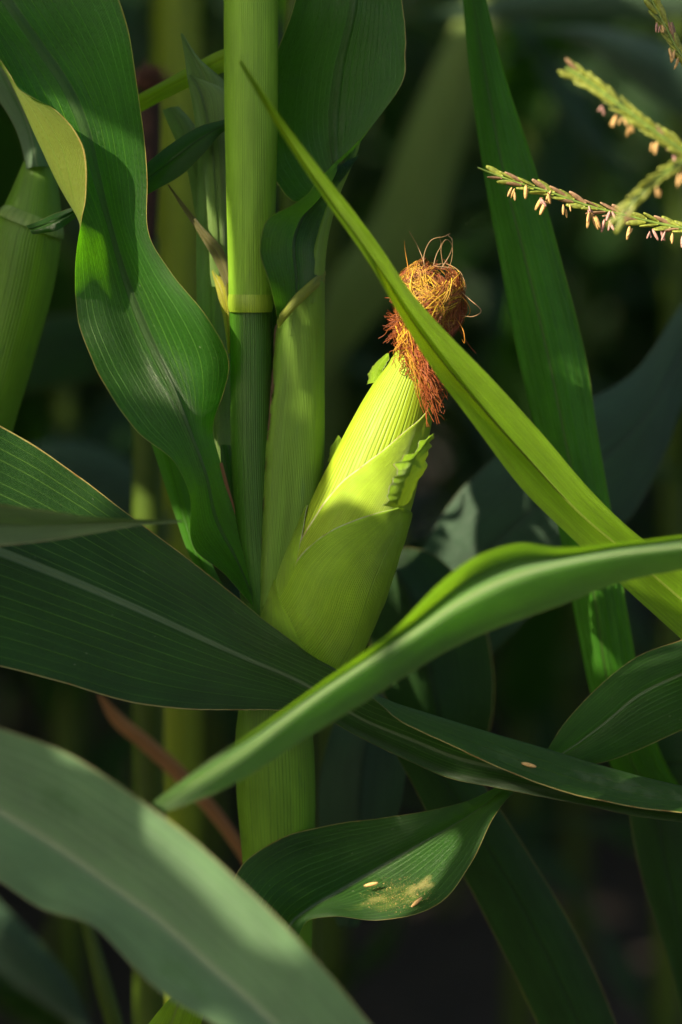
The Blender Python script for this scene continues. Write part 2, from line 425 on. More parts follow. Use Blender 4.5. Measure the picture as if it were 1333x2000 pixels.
# upper internode in its sheath, node, dark internode, then the lower stalk down to the soil
up = [(490.5, -1900, 46), (490.5, -900, 49), (490.5, -300, 51), (490.5, 0, 52.5), (491, 200, 52), (491, 380, 48.5), (490.5, 500, 45), (490, 565, 43.2), (490, 586, 43)]
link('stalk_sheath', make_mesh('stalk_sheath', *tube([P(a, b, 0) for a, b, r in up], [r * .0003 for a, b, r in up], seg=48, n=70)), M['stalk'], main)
nd = [(490, 566, 41.5), (490, 576, 43.4), (490, 588, 44.6), (490, 597, 44.4), (490, 604, 43.2), (490, 609, 41.5)]
link('node_ring', make_mesh('node_ring', *tube([P(a, b, 0) for a, b, r in nd], [r * .0003 for a, b, r in nd], seg=48, n=16)), M['node'], main)
lo = [(490, 600, 42), (491, 640, 42), (492, 760, 42), (494, 900, 42), (502, 1050, 42), (516, 1200, 44), (528, 1320, 52), (534, 1420, 60)]
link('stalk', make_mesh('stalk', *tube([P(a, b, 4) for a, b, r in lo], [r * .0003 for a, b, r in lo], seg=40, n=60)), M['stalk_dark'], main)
b0 = foot(540, 1000, 4)
lw = [P(535, 1330, 4), P(536, 1450, 4), P(540, 1560, 4), P(544, 1700, 4), P(544, 1900, 4), np.array((b0[0], b0[1], .3)), np.array((b0[0], b0[1], -.05))]
link('lower_sheath', make_mesh('lower_sheath', *tube(lw, np.array([62, 78, 78, 70, 66, 64, 66]) * .0003, seg=48, n=60)), M['stalk_low'], main)
# the sheath that wraps the ear's side of the stalk and opens into the upper right leaf
shr = []
for y, l, r in ((548, 556, 634), (600, 548, 634), (640, 539, 634), (760, 529, 634), (880, 515, 633), (1000, 508, 626), (1100, 504, 612), (1190, 503, 600), (1330, 505, 590)):
    m_ = (l + r) / 2; w = (r - l) / 2
    shr.append([P(l, y, 6), P(l + .12 * w, y, -9), P(m_, y, -17 + (y - 600) * .008), P(r - .12 * w, y, -6), P(r, y, 8), P(r - .5 * w, y, 20)])
v, f, u = sheet(shr, (0, .12, .42, .7, .85, 1), n=70, m=36, arch=0, groove=0, ruffle=.0004, rfreq=160, seed=8)
link('leaf_sheath', make_mesh('leaf_sheath', v, f, u), M['sheath'], main)
# torn brown membrane along the sheath's open edge
mem = [[P(x - 3, y, 2), P(x + 3, y, -4), P(x + 7, y, -10)] for x, y in ((543, 632), (537, 680), (530, 750), (524, 800), (518, 860), (513, 930), (509, 1000), (507, 1060))]
v, f, u = sheet(mem, (0, .5, 1), n=80, m=4, arch=0, groove=0, ruffle=.0012, rfreq=320, seed=4)
M['membrane'] = plain_mat('membrane', (.16, .11, .06), .7, (.3, .2, .1), .3, .7, 120)
link('sheath_edge', make_mesh('sheath_edge', v, f, u), M['membrane'], main)

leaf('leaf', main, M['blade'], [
    [(545, 637, -20), (580, 598, -24), (618, 560, -14)],
    [(531, 575, -34), (580, 540, -22), (620, 520, -8)],
    [(507, 490, -44), (575, 475, -20), (624, 470, -5)],
    [(524, 432, -46), (590, 430, -14), (636, 415, 0)],
    [(592, 388, -40), (628, 385, -8), (655, 368, 6)],
    [(640, 333, -35), (660, 330, 0), (688, 312, 14)],
    [(700, 275, -30), (655, 320, 6), (610, 385, 26)],
    [(768, 190, -27), (650, 260, 8), (535, 350, 34)],
    [(793, 100, -20), (662, 135, 6), (520, 170, 30)],
    [(786, 10, -10), (690, 15, 2), (572, 20, 22)],
    [(765, -120, 5), (700, -120, 12), (600, -120, 20)],
    [(735, -320, 40), (705, -320, 42), (670, -320, 40)],
    [(712, -450, 70), (710, -450, 70), (708, -450, 70)]], n=110, m=36, arch=.07, ruffle=.0011, rfreq=75, seed=12,
    label='dark upper leaf with a wavy lobe beside the stalk')
v, f, u = sheet(pix_rows([[(590, 600, -14), (614, 590, -14), (634, 575, 4)], [(592, 545, -12), (616, 535, -12), (635, 530, 5)], [(600, 480, -6), (622, 470, -8), (643, 458, 8)], [(614, 425, 0), (638, 412, -2), (660, 392, 11)],
                              [(640, 362, 8), (660, 352, 4), (681, 340, 15)], [(672, 318, 14), (690, 306, 10), (702, 288, 18)], [(690, 270, 22), (700, 262, 20), (708, 250, 22)]]), (0, .5, 1), n=50, m=14, arch=.12, groove=0)
link('leaf_lit_strip', make_mesh('leaf_lit_strip', v, f, u), M['sheath'], main)  # lit, lighter part of the upper leaf put in as a sheath-coloured strip
# yellow collar between sheath and blade
col = [[P(544, 642, -21), P(541, 628, -25), P(546, 614, -26)], [P(575, 606, -27), P(572, 592, -29), P(574, 578, -27)],
       [P(608, 574, -20), P(606, 560, -22), P(607, 548, -18)], [P(634, 552, 0), P(635, 541, 1), P(636, 528, 3)]]
v, f, u = sheet(col, (0, .5, 1), n=30, m=6, arch=.1, groove=0)
M['collar'] = stem_mat('leaf_collar', (.23, .27, .04), (.16, .21, .03), ribs=12, tfac=.3, trans=(.35, .42, .04))
link('leaf_collar', make_mesh('leaf_collar', v, f, u), M['collar'], main)

leaf('leaf', main, M['blade_curl'], [
    [(492, 1182, -8), (494, 1180, -8), (497, 1176, -6), (504, 1168, -4)],
    [(440, 1122, -20), (449, 1112, -18), (464, 1097, -14), (491, 1085, 0)],
    [(378, 1068, -34), (394, 1050, -30), (425, 1020, -18), (462, 1005, 0)],
    [(368, 955, -42), (379, 945, -34), (400, 920, -20), (430, 900, 5)],
    [(332, 893, -42), (352, 878, -33), (374, 850, -15), (416, 832, 6)],
    [(268, 842, -42), (306, 815, -30), (345, 775, -8), (438, 765, -6)],
    [(198, 740, -36), (250, 720, -20), (305, 692, 2), (446, 700, -18)],
    [(157, 645, -24), (208, 630, -12), (270, 612, 6), (402, 615, -20)],
    [(147, 560, -18), (188, 545, -8), (240, 528, 7), (334, 530, -10)],
    [(155, 457, -18), (168, 448, -10), (212, 430, 5), (290, 450, -5)],
    [(168, 385, -19), (126, 372, -8), (190, 345, 3), (288, 350, -3)],
    [(162, 285, -21), (88, 285, -6), (166, 250, 3), (280, 250, -3)],
    [(112, 217, -21), (46, 192, -4), (130, 168, 5), (266, 150, -5)],
    [(42, 176, -17), (4, 112, 0), (78, 92, 8), (252, 60, -5)],
    [(0, 114, -12), (-42, 40, 4), (20, 10, 10), (226, -20, 0)],
    [(-60, 30, 0), (-95, -40, 20), (-40, -80, 34), (185, -120, 10)],
    [(-110, -120, 20), (-120, -160, 30), (-80, -200, 40), (90, -240, 30)]], us=(0, .18, .5, 1), n=130, m=44, arch=.05, ruffle=.0007, rfreq=60, seed=21,
    label='broad twisting leaf left of the stalk with a curled pale margin')
leaf('leaf', main, M['blade_far'], [
    [(640, 1385, 16), (660, 1378, 14), (690, 1375, 20)],
    [(730, 1420, 45), (750, 1405, 42), (790, 1395, 50)],
    [(800, 1520, 65), (850, 1500, 58), (920, 1500, 65)],
    [(850, 1620, 70), (910, 1590, 62), (990, 1600, 70)],
    [(905, 1710, 75), (975, 1690, 66), (1050, 1695, 75)],
    [(960, 1815, 80), (1035, 1800, 70), (1112, 1798, 80)],
    [(1010, 1915, 85), (1085, 1900, 75), (1162, 1898, 85)],
    [(1055, 2010, 90), (1130, 2000, 80), (1207, 2010, 90)],
    [(1110, 2150, 95), (1170, 2140, 88), (1245, 2150, 95)],
    [(1170, 2350, 105), (1190, 2350, 103), (1210, 2350, 105)]], n=70, m=22, arch=.06, flip=True, seed=31, label='dark hanging lower leaf sloping down to the right')
# strips of sheath and slivers between the twisting leaf and the stalk
leaf('leaf_strip', main, M['blade_mid'], [
    [(262, 760, 40), (282, 755, 34), (330, 760, 40)], [(302, 885, 34), (325, 882, 28), (368, 885, 34)], [(340, 1000, 28), (358, 1000, 24), (385, 1000, 28)],
    [(374, 1092, 22), (388, 1090, 19), (410, 1090, 22)], [(450, 1190, 8), (455, 1190, 7), (462, 1188, 8)]], n=40, m=10, arch=.1, seed=5)
leaf('leaf_strip', main, M['blade'], [
    [(430, 870, 12), (437, 868, 8), (452, 870, 12)], [(436, 950, 10), (446, 948, 5), (462, 945, 8)], [(455, 1040, 6), (462, 1038, 2), (476, 1036, 5)], [(478, 1120, 2), (481, 1120, 0), (486, 1118, 2)]],
    n=40, m=8, arch=.12, seed=6)
leaf('leaf_strip', main, M['blade_dry'], [
    [(428, 905, 4), (431, 904, 2), (435, 903, 4)], [(441, 965, 2), (446, 962, 0), (450, 960, 2)], [(462, 1030, 0), (466, 1029, -2), (469, 1028, 0)], [(474, 1075, 0), (475, 1075, 0), (476, 1075, 0)]], n=30, m=4, arch=.1, seed=7)

# ------------------------------------------------------------------ the ear
AX = [((590, 1330), 84), ((603, 1262), 95), ((626, 1200), 99), ((650, 1135), 101), ((672, 1075), 99.5), ((695, 1015), 96), ((718, 955), 90), ((740, 895), 82), ((760, 842), 74.5), ((777, 797), 67), ((795, 748), 55), ((812, 702), 41), ((822, 672), 31)]
ear_pts = np.array([P(a, b, -8) for (a, b), w in AX]); ear_r = np.array([w * .0003 for _, w in AX])
ek = np.concatenate([[0], np.cumsum(np.linalg.norm(np.diff(ear_pts, axis=0), axis=1))])
EAXIS = (ear_pts[-1] - ear_pts[0]) / np.linalg.norm(ear_pts[-1] - ear_pts[0])
VIEW = np.array((0, -1.0, 0)); VIEW = VIEW - EAXIS * np.dot(VIEW, EAXIS); VIEW /= np.linalg.norm(VIEW)
SIDE = np.cross(EAXIS, VIEW); SIDE = -SIDE if SIDE[0] < 0 else SIDE          # towards the right of the photograph
def ear_at(s, th, off=0.0):
    c = np.array([np.interp(s, ek, ear_pts[:, i]) for i in range(3)]); r = np.interp(s, ek, ear_r) + off
    return c + (VIEW * math.cos(th) + SIDE * math.sin(th)) * r
axp = np.array([a for a, w in AX], float); axw = np.array([w for a, w in AX])
def ear_coord(px, py):
    """photograph pixel on the ear -> (distance along the ear, angle round it)"""
    d = axp[-2] - axp[1]; d /= np.linalg.norm(d); pr = np.array((-d[1], d[0]))
    t = (np.array((px, py)) - axp[1]) @ d; tk = (axp - axp[1]) @ d
    s = np.interp(t, tk, ek); c = np.array([np.interp(t, tk, axp[:, i]) for i in range(2)]); w = np.interp(t, tk, axw)
    x = (np.array((px, py)) - c) @ pr / w
    return s, math.asin(max(-1, min(1, x)))
M['husk_in'] = stem_mat('husk_inner', (.29, .40, .018), (.12, .24, .008), ribs=64, rough=.48, tfac=.12, trans=(.5, .55, .04), spec=.3, bumpd=.0007)
M['husk'] = blade_mat('husk_leaf', (.28, .43, .014), (.46, .58, .05), (.5, .65, .03), midrib=(.28, .43, .014), margin=(.5, .52, .26), under=(.3, .4, .04), veins=40, finew=.35, finen=2.0, relief=.0022, grain=.22, rough=.46, tfac=.13,
                      midw=.004, margw=.97, spots=.12, spec=.32)
M['husk_low'] = blade_mat('husk_leaf_outer', (.22, .40, .010), (.42, .57, .04), (.4, .6, .02), midrib=(.22, .40, .010), margin=(.42, .48, .26), under=(.2, .3, .04), veins=44, finew=.35, finen=2.0, relief=.0022, grain=.22, rough=.44, tfac=.13,
                          midw=.004, margw=.972, spots=.12, spec=.35)
v, f, u = tube(ear_pts, ear_r, seg=72, n=90)
ear = link('ear', make_mesh('ear', v, f, u), M['husk_in'], main)
ear['label'] = 'yellow-green ear wrapped in husk with red-brown silk at its tip'

def husk(name, Lc, Rc, off, mat, n=70, m=40, wob=.0004, seed=1, tipoff=None):
    """husk leaf lying on the ear between two margins given as (s, theta) lists that meet at its tip"""
    Lc, Rc = np.array(Lc), np.array(Rc)
    k = np.linspace(0, 1, len(Lc)); Ls = hermite(Lc, k, n); Rr = hermite(Rc, np.linspace(0, 1, len(Rc)), n)
    V, U, F = [], [], []
    for i in range(n):
        for j in range(m + 1):
            t = j / m; q = Ls[i] * (1 - t) + Rr[i] * t
            e = min(t, 1 - t) * 2
            o = off + wob * snoise(q[0] * 90 + q[1] * 2.3, seed) - off * .55 * (1 - min(1, e * 9)) ** 2
            V.append(ear_at(q[0], q[1], o)); U.append((t, i / (n - 1) * .2))
    for i in range(n - 1):
        for j in range(m):
            a = i * (m + 1) + j; F.append((a, a + 1, a + m + 2, a + m + 1))
    return link(name, make_mesh(name, V, F, U), mat, ear)
ec = lambda *pts: [ear_coord(*p) for p in pts]
def beyond(s, th): return (s, th)
sT = ear_coord(838, 792)[0]
# second husk leaf: pale edge climbing from (660, 945) to its tip at the right
husk('husk_leaf', ec((548, 1130), (600, 1030), (655, 948), (700, 908), (745, 874), (790, 836), (832, 797)),
     [(ek[1], 2.6), (ek[4], 2.5), (ek[6], 2.4), (ek[7], 2.2), (ek[8], 2.0), (sT * .5 + ek[8] * .5, 1.7), ear_coord(836, 793)], .0013, M['husk'], seed=2)
# left husk leaf with a thready edge
husk('husk_leaf', [(ek[0], -2.6), (ek[3], -2.4), (ek[4], -2.2), (ek[4] * .4 + ek[5] * .6, -1.6), ear_coord(606, 985)],
     ec((650, 1300), (606, 1200), (586, 1110), (590, 1060), (598, 1020), (606, 984)), .0021, M['husk_low'], seed=3)
# outer husk leaf whose pale top edge runs to (770, 985)
husk('husk_leaf', [ear_coord(520, 1215), ear_coord(556, 1140), ear_coord(585, 1085), ear_coord(632, 1036), ear_coord(690, 1006), ear_coord(735, 992), ear_coord(772, 984)],
     [(ek[0], 2.7), (ek[1], 2.6), (ek[3], 2.3), (ek[4], 2.0), (ek[5], 1.75), (ear_coord(790, 1000)[0], 1.45), ear_coord(778, 983)], .0029, M['husk_low'], seed=5)
# lowest husk leaf at the left foot of the ear
husk('husk_leaf', [(ek[0], -2.4), (ek[1], -2.2), (ek[2], -1.9), ear_coord(545, 1120)], ec((640, 1330), (600, 1250), (566, 1180), (548, 1118)), .0038, M['husk_low'], seed=6)
# ruffled flag at the tip of the outer husk leaf, and two scraps of ruffle on the far side
def flag(rows, seed, ruf=.0026, fr=300, mat='husk_low'):
    v, f, u = sheet(pix_rows(rows), (0, .5, 1), n=70, m=12, arch=.18, groove=0, ruffle=ruf, rfreq=fr, seed=seed)
    return link('husk_flag', make_mesh('husk_flag', v, f, u), M[mat], ear)
flag([[(750, 988, -48), (778, 988, -43), (800, 975, -26)], [(758, 966, -52), (788, 955, -44), (812, 942, -24)], [(770, 926, -53), (803, 916, -43), (833, 905, -24)],
      [(782, 900, -50), (815, 886, -41), (836, 878, -26)], [(810, 876, -40), (832, 866, -35), (842, 860, -30)], [(842, 850, -34), (845, 848, -34), (848, 846, -34)]], 9)
flag([[(716, 752, 0), (730, 748, -8), (744, 745, -10)], [(724, 726, 0), (737, 722, -8), (750, 720, -12)], [(740, 704, -2), (748, 704, -8), (758, 706, -12)], [(757, 690, -5), (759, 690, -6), (762, 692, -8)]], 14, .0012, 600)
flag([[(640, 905, 0), (650, 900, -4), (660, 898, -8)], [(648, 872, 0), (657, 868, -4), (668, 866, -8)], [(660, 850, 0), (662, 850, 0), (664, 850, -2)]], 15, .001, 500)

# ------------------------------------------------------------------ silk
def strand(path, r0, col, r1=None, col1=None, seg=4):
    path = np.asarray(path); n = len(path); rr = np.linspace(r0, r1 if r1 else r0 * .6, n)
    v, f, u = tube(path, rr, seg=seg)
    c1 = col if col1 is None else col1
    c = np.repeat(np.linspace(0, 1, n), seg + 1)[:, None]
    cc = np.concatenate([np.array(col) * (1 - c) + np.array(c1) * c, np.ones((len(v), 1))], axis=1)
    return v, f, u, cc
def strand_mesh(name, items):
    V, F, U, C = [], [], [], []; k = 0
    for v, f, u, c in items:
        V.append(v); U.append(u); C.append(c); F += [tuple(i + k for i in q) for q in f]; k += len(v)
    return make_mesh(name, np.concatenate(V), F, np.concatenate(U), np.concatenate(C))
g = G('silk')
vc = g.node('ShaderNodeVertexColor', layer_name='tint')
pr = g.node('ShaderNodeBsdfPrincipled', {'Base Color': vc, 'Roughness': .45, 'Specular IOR Level': .4})
tl = g.node('ShaderNodeBsdfTranslucent', {'Color': vc})
g.t.links.new(g.node('ShaderNodeMixShader', {0: .3, 1: pr, 2: tl}), g.out.inputs[0])
M['silk'] = g.m
YEL, ORA, RED, BRN, TAN = (.95, .72, .05), (.64, .29, .035), (.40, .10, .028), (.17, .045, .02), (.45, .28, .14)
rs = np.random.RandomState(11)
def lerp3(a, b, t): return tuple(np.array(a) * (1 - t) + np.array(b) * t)
px2m = .0003
items = []
CEN = P(838, 598, -10)
def blob_pt(a, b, k):
    """point of the silk clump: a round it, b up it (-1..1), k share of its radius"""
    up = np.array((.12, 0, .99)); rt = np.array((.99, 0, -.12)); bk = np.array((0, 1.0, 0))
    rad = 68 * math.sqrt(max(0, 1 - b * b * .86)) * k * (1 + .10 * math.sin(a * 2 + b * 3.0) + .07 * math.sin(a * 3 - b * 5))
    return CEN + up * (b * 92 * px2m) + rt * (rad * math.cos(a) * px2m) + bk * (rad * math.sin(a) * px2m)
# matted strands wound round the clump
locks = [(rs.uniform(0, 6.28), rs.uniform(-.5, .98), rs.normal(0, .10), -rs.uniform(.02, .12), rs.uniform(0, 7, 3), rs.uniform(.008, .036), rs.uniform(.35, 1.0), rs.uniform(.8, 1.04)) for _ in range(170)]
for i in range(2100):
    a0, b0, da, db_, ph, am, fr, k0 = locks[rs.randint(len(locks))]
    a = a0 + rs.normal(0, .14); b = b0 + rs.normal(0, .06); da = da + rs.normal(0, .025); db_ = db_ + rs.normal(0, .012)
    n = rs.randint(9, 20); pts = []; kk = k0 * rs.uniform(.86, 1.0)
    ph2 = ph + rs.normal(0, .35, 3); am2 = am * rs.uniform(.6, 1.4)
    for j in range(n):
        a += da + 1.6 * am2 * math.sin(j * fr + ph2[0]); b = max(-1.0, min(1.03, b + db_ + am2 * math.sin(j * fr * 1.3 + ph2[1])))
        pts.append(blob_pt(a, b, max(.45, min(1.08, kk + .05 * math.sin(j * fr * .9 + ph2[2])))))
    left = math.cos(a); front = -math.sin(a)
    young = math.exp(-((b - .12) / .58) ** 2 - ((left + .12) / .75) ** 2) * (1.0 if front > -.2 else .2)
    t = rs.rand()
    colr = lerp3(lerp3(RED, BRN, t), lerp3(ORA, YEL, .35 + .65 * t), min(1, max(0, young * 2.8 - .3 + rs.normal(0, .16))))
    if b > .8 and rs.rand() < .4: colr = lerp3(ORA, TAN, rs.rand())
    items.append(strand(pts, rs.uniform(.00011, .00026), colr, seg=3))
# strands running out of the husk up into the clump
for i in range(90):
    a = rs.uniform(0, 6.28)
    p0 = ear_at(ek[-1] - .012, a, -.001); q = blob_pt(a + rs.normal(0, .3), -.55 + rs.uniform(-.2, .3), rs.uniform(.4, .9)); q2 = blob_pt(a + rs.normal(0, .5), rs.uniform(-.2, .4), rs.uniform(.6, 1))
    K = hermite([p0, (p0 + q) / 2 + rs.normal(0, .002, 3), q, q2], [0, 1, 2, 3], 14)
    items.append(strand(K, .00038, lerp3(YEL, (.5, .5, .08), rs.rand()), .0003, lerp3(ORA, RED, rs.rand())))
# the limp tail hanging down the right face of the ear
for i in range(300):
    t0 = rs.rand()
    s0 = P(785 + 55 * t0 + rs.normal(0, 8), 640 + rs.uniform(-30, 30), -22 + rs.normal(0, 3))
    e0 = P(846 + rs.normal(0, 13), 760 + rs.normal(0, 28), -27 + rs.normal(0, 4))
    if rs.rand() < .3: e0 = P(800 + rs.normal(0, 14), 700 + rs.normal(0, 18), -24)
    n = 20; ph = rs.uniform(0, 7, 3); am = rs.uniform(.0004, .0016); fr = rs.uniform(.5, 1.3); pts = []
    for j in range(n):
        t = j / (n - 1)
        q = s0 * (1 - t) + e0 * t + np.array((math.sin(t * 3.14) * -.002, -.003 * math.sin(t * 3.1), 0))
        pts.append(q + am * np.array((math.sin(j * fr + ph[0]), math.sin(j * fr * .8 + ph[1]), .6 * math.sin(j * fr * 1.2 + ph[2]))) * min(1, t * 3 + .3))
    cr = lerp3(RED, lerp3(ORA, BRN, rs.rand()), rs.rand() * .6)
    if t0 < .35 and rs.rand() < .35: cr = lerp3(YEL, ORA, rs.rand() * .7)
    items.append(strand(pts, rs.uniform(.00018, .0003), cr, .0002, lerp3(RED, BRN, rs.rand() * .5)))
# the left lower fringe
for i in range(150):
    s0 = blob_pt(rs.uniform(2.2, 5.0), rs.uniform(-.7, -.1), .95); e0 = P(768 + rs.normal(8, 12), 655 + rs.normal(-12, 24), -14 + rs.normal(0, 5))
    ph = rs.uniform(0, 7, 3); am = rs.uniform(.0004, .0013); fr = rs.uniform(.8, 1.8); pts = []
    for j in range(15):
        t = j / 14
        pts.append(s0 * (1 - t) + e0 * t + am * np.array((math.sin(j * fr + ph[0]), math.sin(j * fr + ph[1]), .5 * math.sin(j * fr + ph[2]))))
    items.append(strand(pts, .00024, lerp3(RED, ORA, rs.rand() * .5), .0002, lerp3(RED, BRN, rs.rand())))
so = link('silk', strand_mesh('silk', items), M['silk'], ear); tag(so, 'matted red-brown and yellow silk', kind='stuff')
# single stray strands
for cr, pp in ((TAN, [(832, 560), (830, 520), (818, 485), (800, 452)]), (TAN, [(838, 555), (828, 505), (842, 470), (868, 462), (880, 456)]),
               (TAN, [(866, 520), (862, 485), (872, 468), (884, 480), (882, 510), (874, 525)]), (ORA, [(800, 545), (797, 520), (792, 490), (790, 470)]),
               (TAN, [(890, 560), (918, 585), (940, 606), (925, 618), (900, 616)]), (TAN, [(850, 520), (885, 525), (905, 545), (910, 560), (895, 556)]),
               (TAN, [(840, 522), (870, 515), (898, 530), (908, 550)]), (ORA, [(890, 620), (905, 645), (908, 670), (902, 662)]),
               (RED, [(850, 740), (866, 752), (868, 775), (858, 795), (866, 808), (870, 800)]), (RED, [(840, 745), (862, 770), (852, 785), (858, 800)]),
               (BRN, [(895, 640), (915, 672), (930, 690), (926, 684)]), (TAN, [(862, 525), (880, 495), (884, 470), (874, 458)]), (ORA, [(880, 560), (912, 590), (918, 612), (903, 622)]), (TAN, [(845, 530), (852, 500), (862, 478), (858, 462)]), (ORA, [(800, 560), (786, 585), (776, 596), (770, 610)])):
    pts = hermite([P(a, b, -16 - 5 * math.sin(i * 2.0 + a)) for i, (a, b) in enumerate(pp)], range(len(pp)), 24)
    link('silk_strand', strand_mesh('silk_strand', [strand(pts, .00026, cr, .00012)]), M['silk'], ear)

# ------------------------------------------------------------------ the pale side shoot behind the stalk
shoot = leaf('side_shoot', main, M['husk_pale'], [
    [(420, 1060, 22), (440, 1060, 16), (465, 1060, 22)], [(400, 930, 30), (428, 930, 22), (460, 930, 30)], [(392, 820, 34), (420, 820, 26), (455, 820, 34)], [(386, 700, 36), (416, 700, 26), (452, 700, 36)], [(384, 560, 38), (414, 560, 28), (449, 560, 38)], [(384, 420, 40), (414, 420, 30), (448, 420, 40)],
    [(386, 310, 42), (415, 310, 32), (448, 310, 42)], [(380, 230, 42), (412, 230, 34), (448, 230, 42)], [(366, 150, 40), (395, 140, 36), (440, 160, 42)], [(360, 105, 40), (372, 100, 38), (388, 112, 40)], [(353, 66, 40), (355, 64, 40), (358, 66, 40)]],
    n=80, m=20, arch=.16, seed=41, label='pale green side shoot half hidden behind the stalk')
leaf('husk_leaf', shoot, M['husk_pale'], [[(412, 560, 22), (432, 560, 18), (455, 560, 26)], [(404, 400, 24), (424, 400, 20), (452, 400, 28)], [(390, 260, 30), (412, 260, 26), (446, 250, 32)], [(376, 180, 34), (390, 172, 32), (440, 175, 36)], [(366, 148, 36), (372, 146, 36), (378, 148, 36)]], n=50, m=12, arch=.2, seed=42)
leaf('husk_leaf', shoot, M['husk_pale'], [[(382, 420, 52), (408, 420, 46), (430, 420, 52)], [(362, 320, 52), (384, 315, 47), (408, 310, 52)], [(330, 245, 52), (350, 238, 48), (372, 232, 52)], [(317, 216, 52), (333, 209, 50), (350, 208, 52)]], n=30, m=10, arch=.25, seed=43)
leaf('leaf', main, M['blade'], [[(470, 225, 10), (472, 236, 10), (474, 246, 10)], [(440, 233, 12), (440, 244, 8), (440, 256, 12)], [(392, 246, 14), (396, 268, 8), (404, 294, 14)], [(330, 284, 18), (345, 305, 10), (355, 342, 18)], [(288, 318, 22), (300, 340, 16), (292, 378, 22)], [(250, 350, 30), (255, 370, 28), (262, 395, 30)]],
    n=50, m=18, arch=.1, seed=44, label='small dark leaf poking out left of the stalk')
leaf('leaf', main, M['blade_light'], [[(470, 88, 62), (470, 105, 58), (470, 130, 62)], [(440, 95, 62), (440, 112, 56), (440, 140, 62)], [(380, 124, 64), (382, 142, 58), (380, 166, 64)], [(320, 158, 66), (322, 172, 60), (318, 196, 66)], [(272, 184, 70), (276, 198, 66), (272, 220, 70)], [(220, 215, 78), (222, 222, 76), (220, 235, 78)]],
    n=40, m=12, arch=.1, seed=45)
leaf('dry_tip', main, M['blade_olive'], [[(440, 560, 12), (446, 552, 10), (450, 535, 12)], [(424, 520, 14), (432, 510, 12), (440, 495, 14)], [(385, 452, 18), (389, 446, 16), (392, 438, 18)], [(350, 398, 20), (352, 394, 20), (354, 390, 20)], [(328, 362, 22), (329, 361, 22), (330, 360, 22)]], n=40, m=8, arch=.15, seed=46)
M['husk_sunlit'] = blade_mat('husk_sunlit', (.42, .40, .03), (.5, .46, .06), (.6, .55, .03), veins=8, midw=.01, midrib=(.45, .42, .05), margin=(.4, .36, .05), tfac=.35)  # yellow colour paints the sun on this strip of the pale shoot
leaf('husk_leaf', shoot, M['husk_sunlit'], [[(446, 690, 16), (450, 690, 14), (456, 690, 16)], [(436, 620, 18), (444, 620, 14), (454, 620, 18)], [(424, 570, 18), (434, 566, 14), (448, 560, 18)], [(414, 530, 20), (416, 528, 20), (420, 526, 20)]], n=30, m=8, arch=.2, seed=47)

# ------------------------------------------------------------------ neighbours whose blades cross the picture
fx = empty('corn_plant', foot(-330, 1000, -90), 'corn plant left of the picture whose broad dark leaf crosses in front of the ear', 'corn plant')
side_stalk(fx, -330, -90, h=.995, seed=2)
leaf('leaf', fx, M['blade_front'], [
    [(-310, 830, -80), (-312, 860, -84), (-315, 900, -92), (-320, 960, -100)],
    [(-230, 765, -50), (-230, 870, -64), (-230, 990, -82), (-230, 1210, -98)],
    [(-130, 775, -36), (-130, 900, -52), (-130, 1030, -72), (-130, 1280, -88)],
    [(0, 830, -24), (0, 950, -40), (0, 1078, -60), (0, 1302, -75)],
    [(120, 905, -22), (125, 1015, -36), (130, 1130, -52), (120, 1333, -68)],
    [(250, 1003, -26), (260, 1095, -36), (270, 1190, -48), (255, 1372, -62)],
    [(360, 1085, -34), (370, 1160, -40), (380, 1240, -46), (360, 1385, -58)],
    [(480, 1180, -46), (480, 1230, -46), (480, 1285, -48), (460, 1387, -55)],
    [(570, 1252, -62), (570, 1275, -56), (565, 1320, -50), (540, 1387, -55)],
    [(655, 1312, -66), (655, 1312, -58), (632, 1355, -52), (620, 1397, -54)],
    [(730, 1368, -70), (735, 1362, -58), (705, 1402, -48), (692, 1434, -52)],
    [(790, 1412, -70), (830, 1394, -56), (795, 1440, -44), (784, 1480, -50)],
    [(900, 1465, -68), (930, 1425, -54), (895, 1480, -42), (885, 1521, -50)],
    [(1050, 1530, -66), (1060, 1463, -52), (1030, 1510, -42), (1015, 1547, -52)],
    [(1190, 1568, -66), (1200, 1505, -52), (1180, 1540, -42), (1165, 1578, -54)],
    [(1333, 1588, -66), (1333, 1538, -52), (1333, 1565, -42), (1333, 1608, -55)],
    [(1480, 1600, -60), (1480, 1565, -50), (1480, 1590, -44), (1480, 1622, -52)],
    [(1700, 1625, -50), (1700, 1622, -48), (1700, 1626, -46), (1700, 1630, -50)]], us=(0, .25, .5, 1), n=150, m=44, arch=.03, ruffle=.0008, rfreq=70, seed=51,
    label='broad dark leaf folding over as it crosses below the ear')

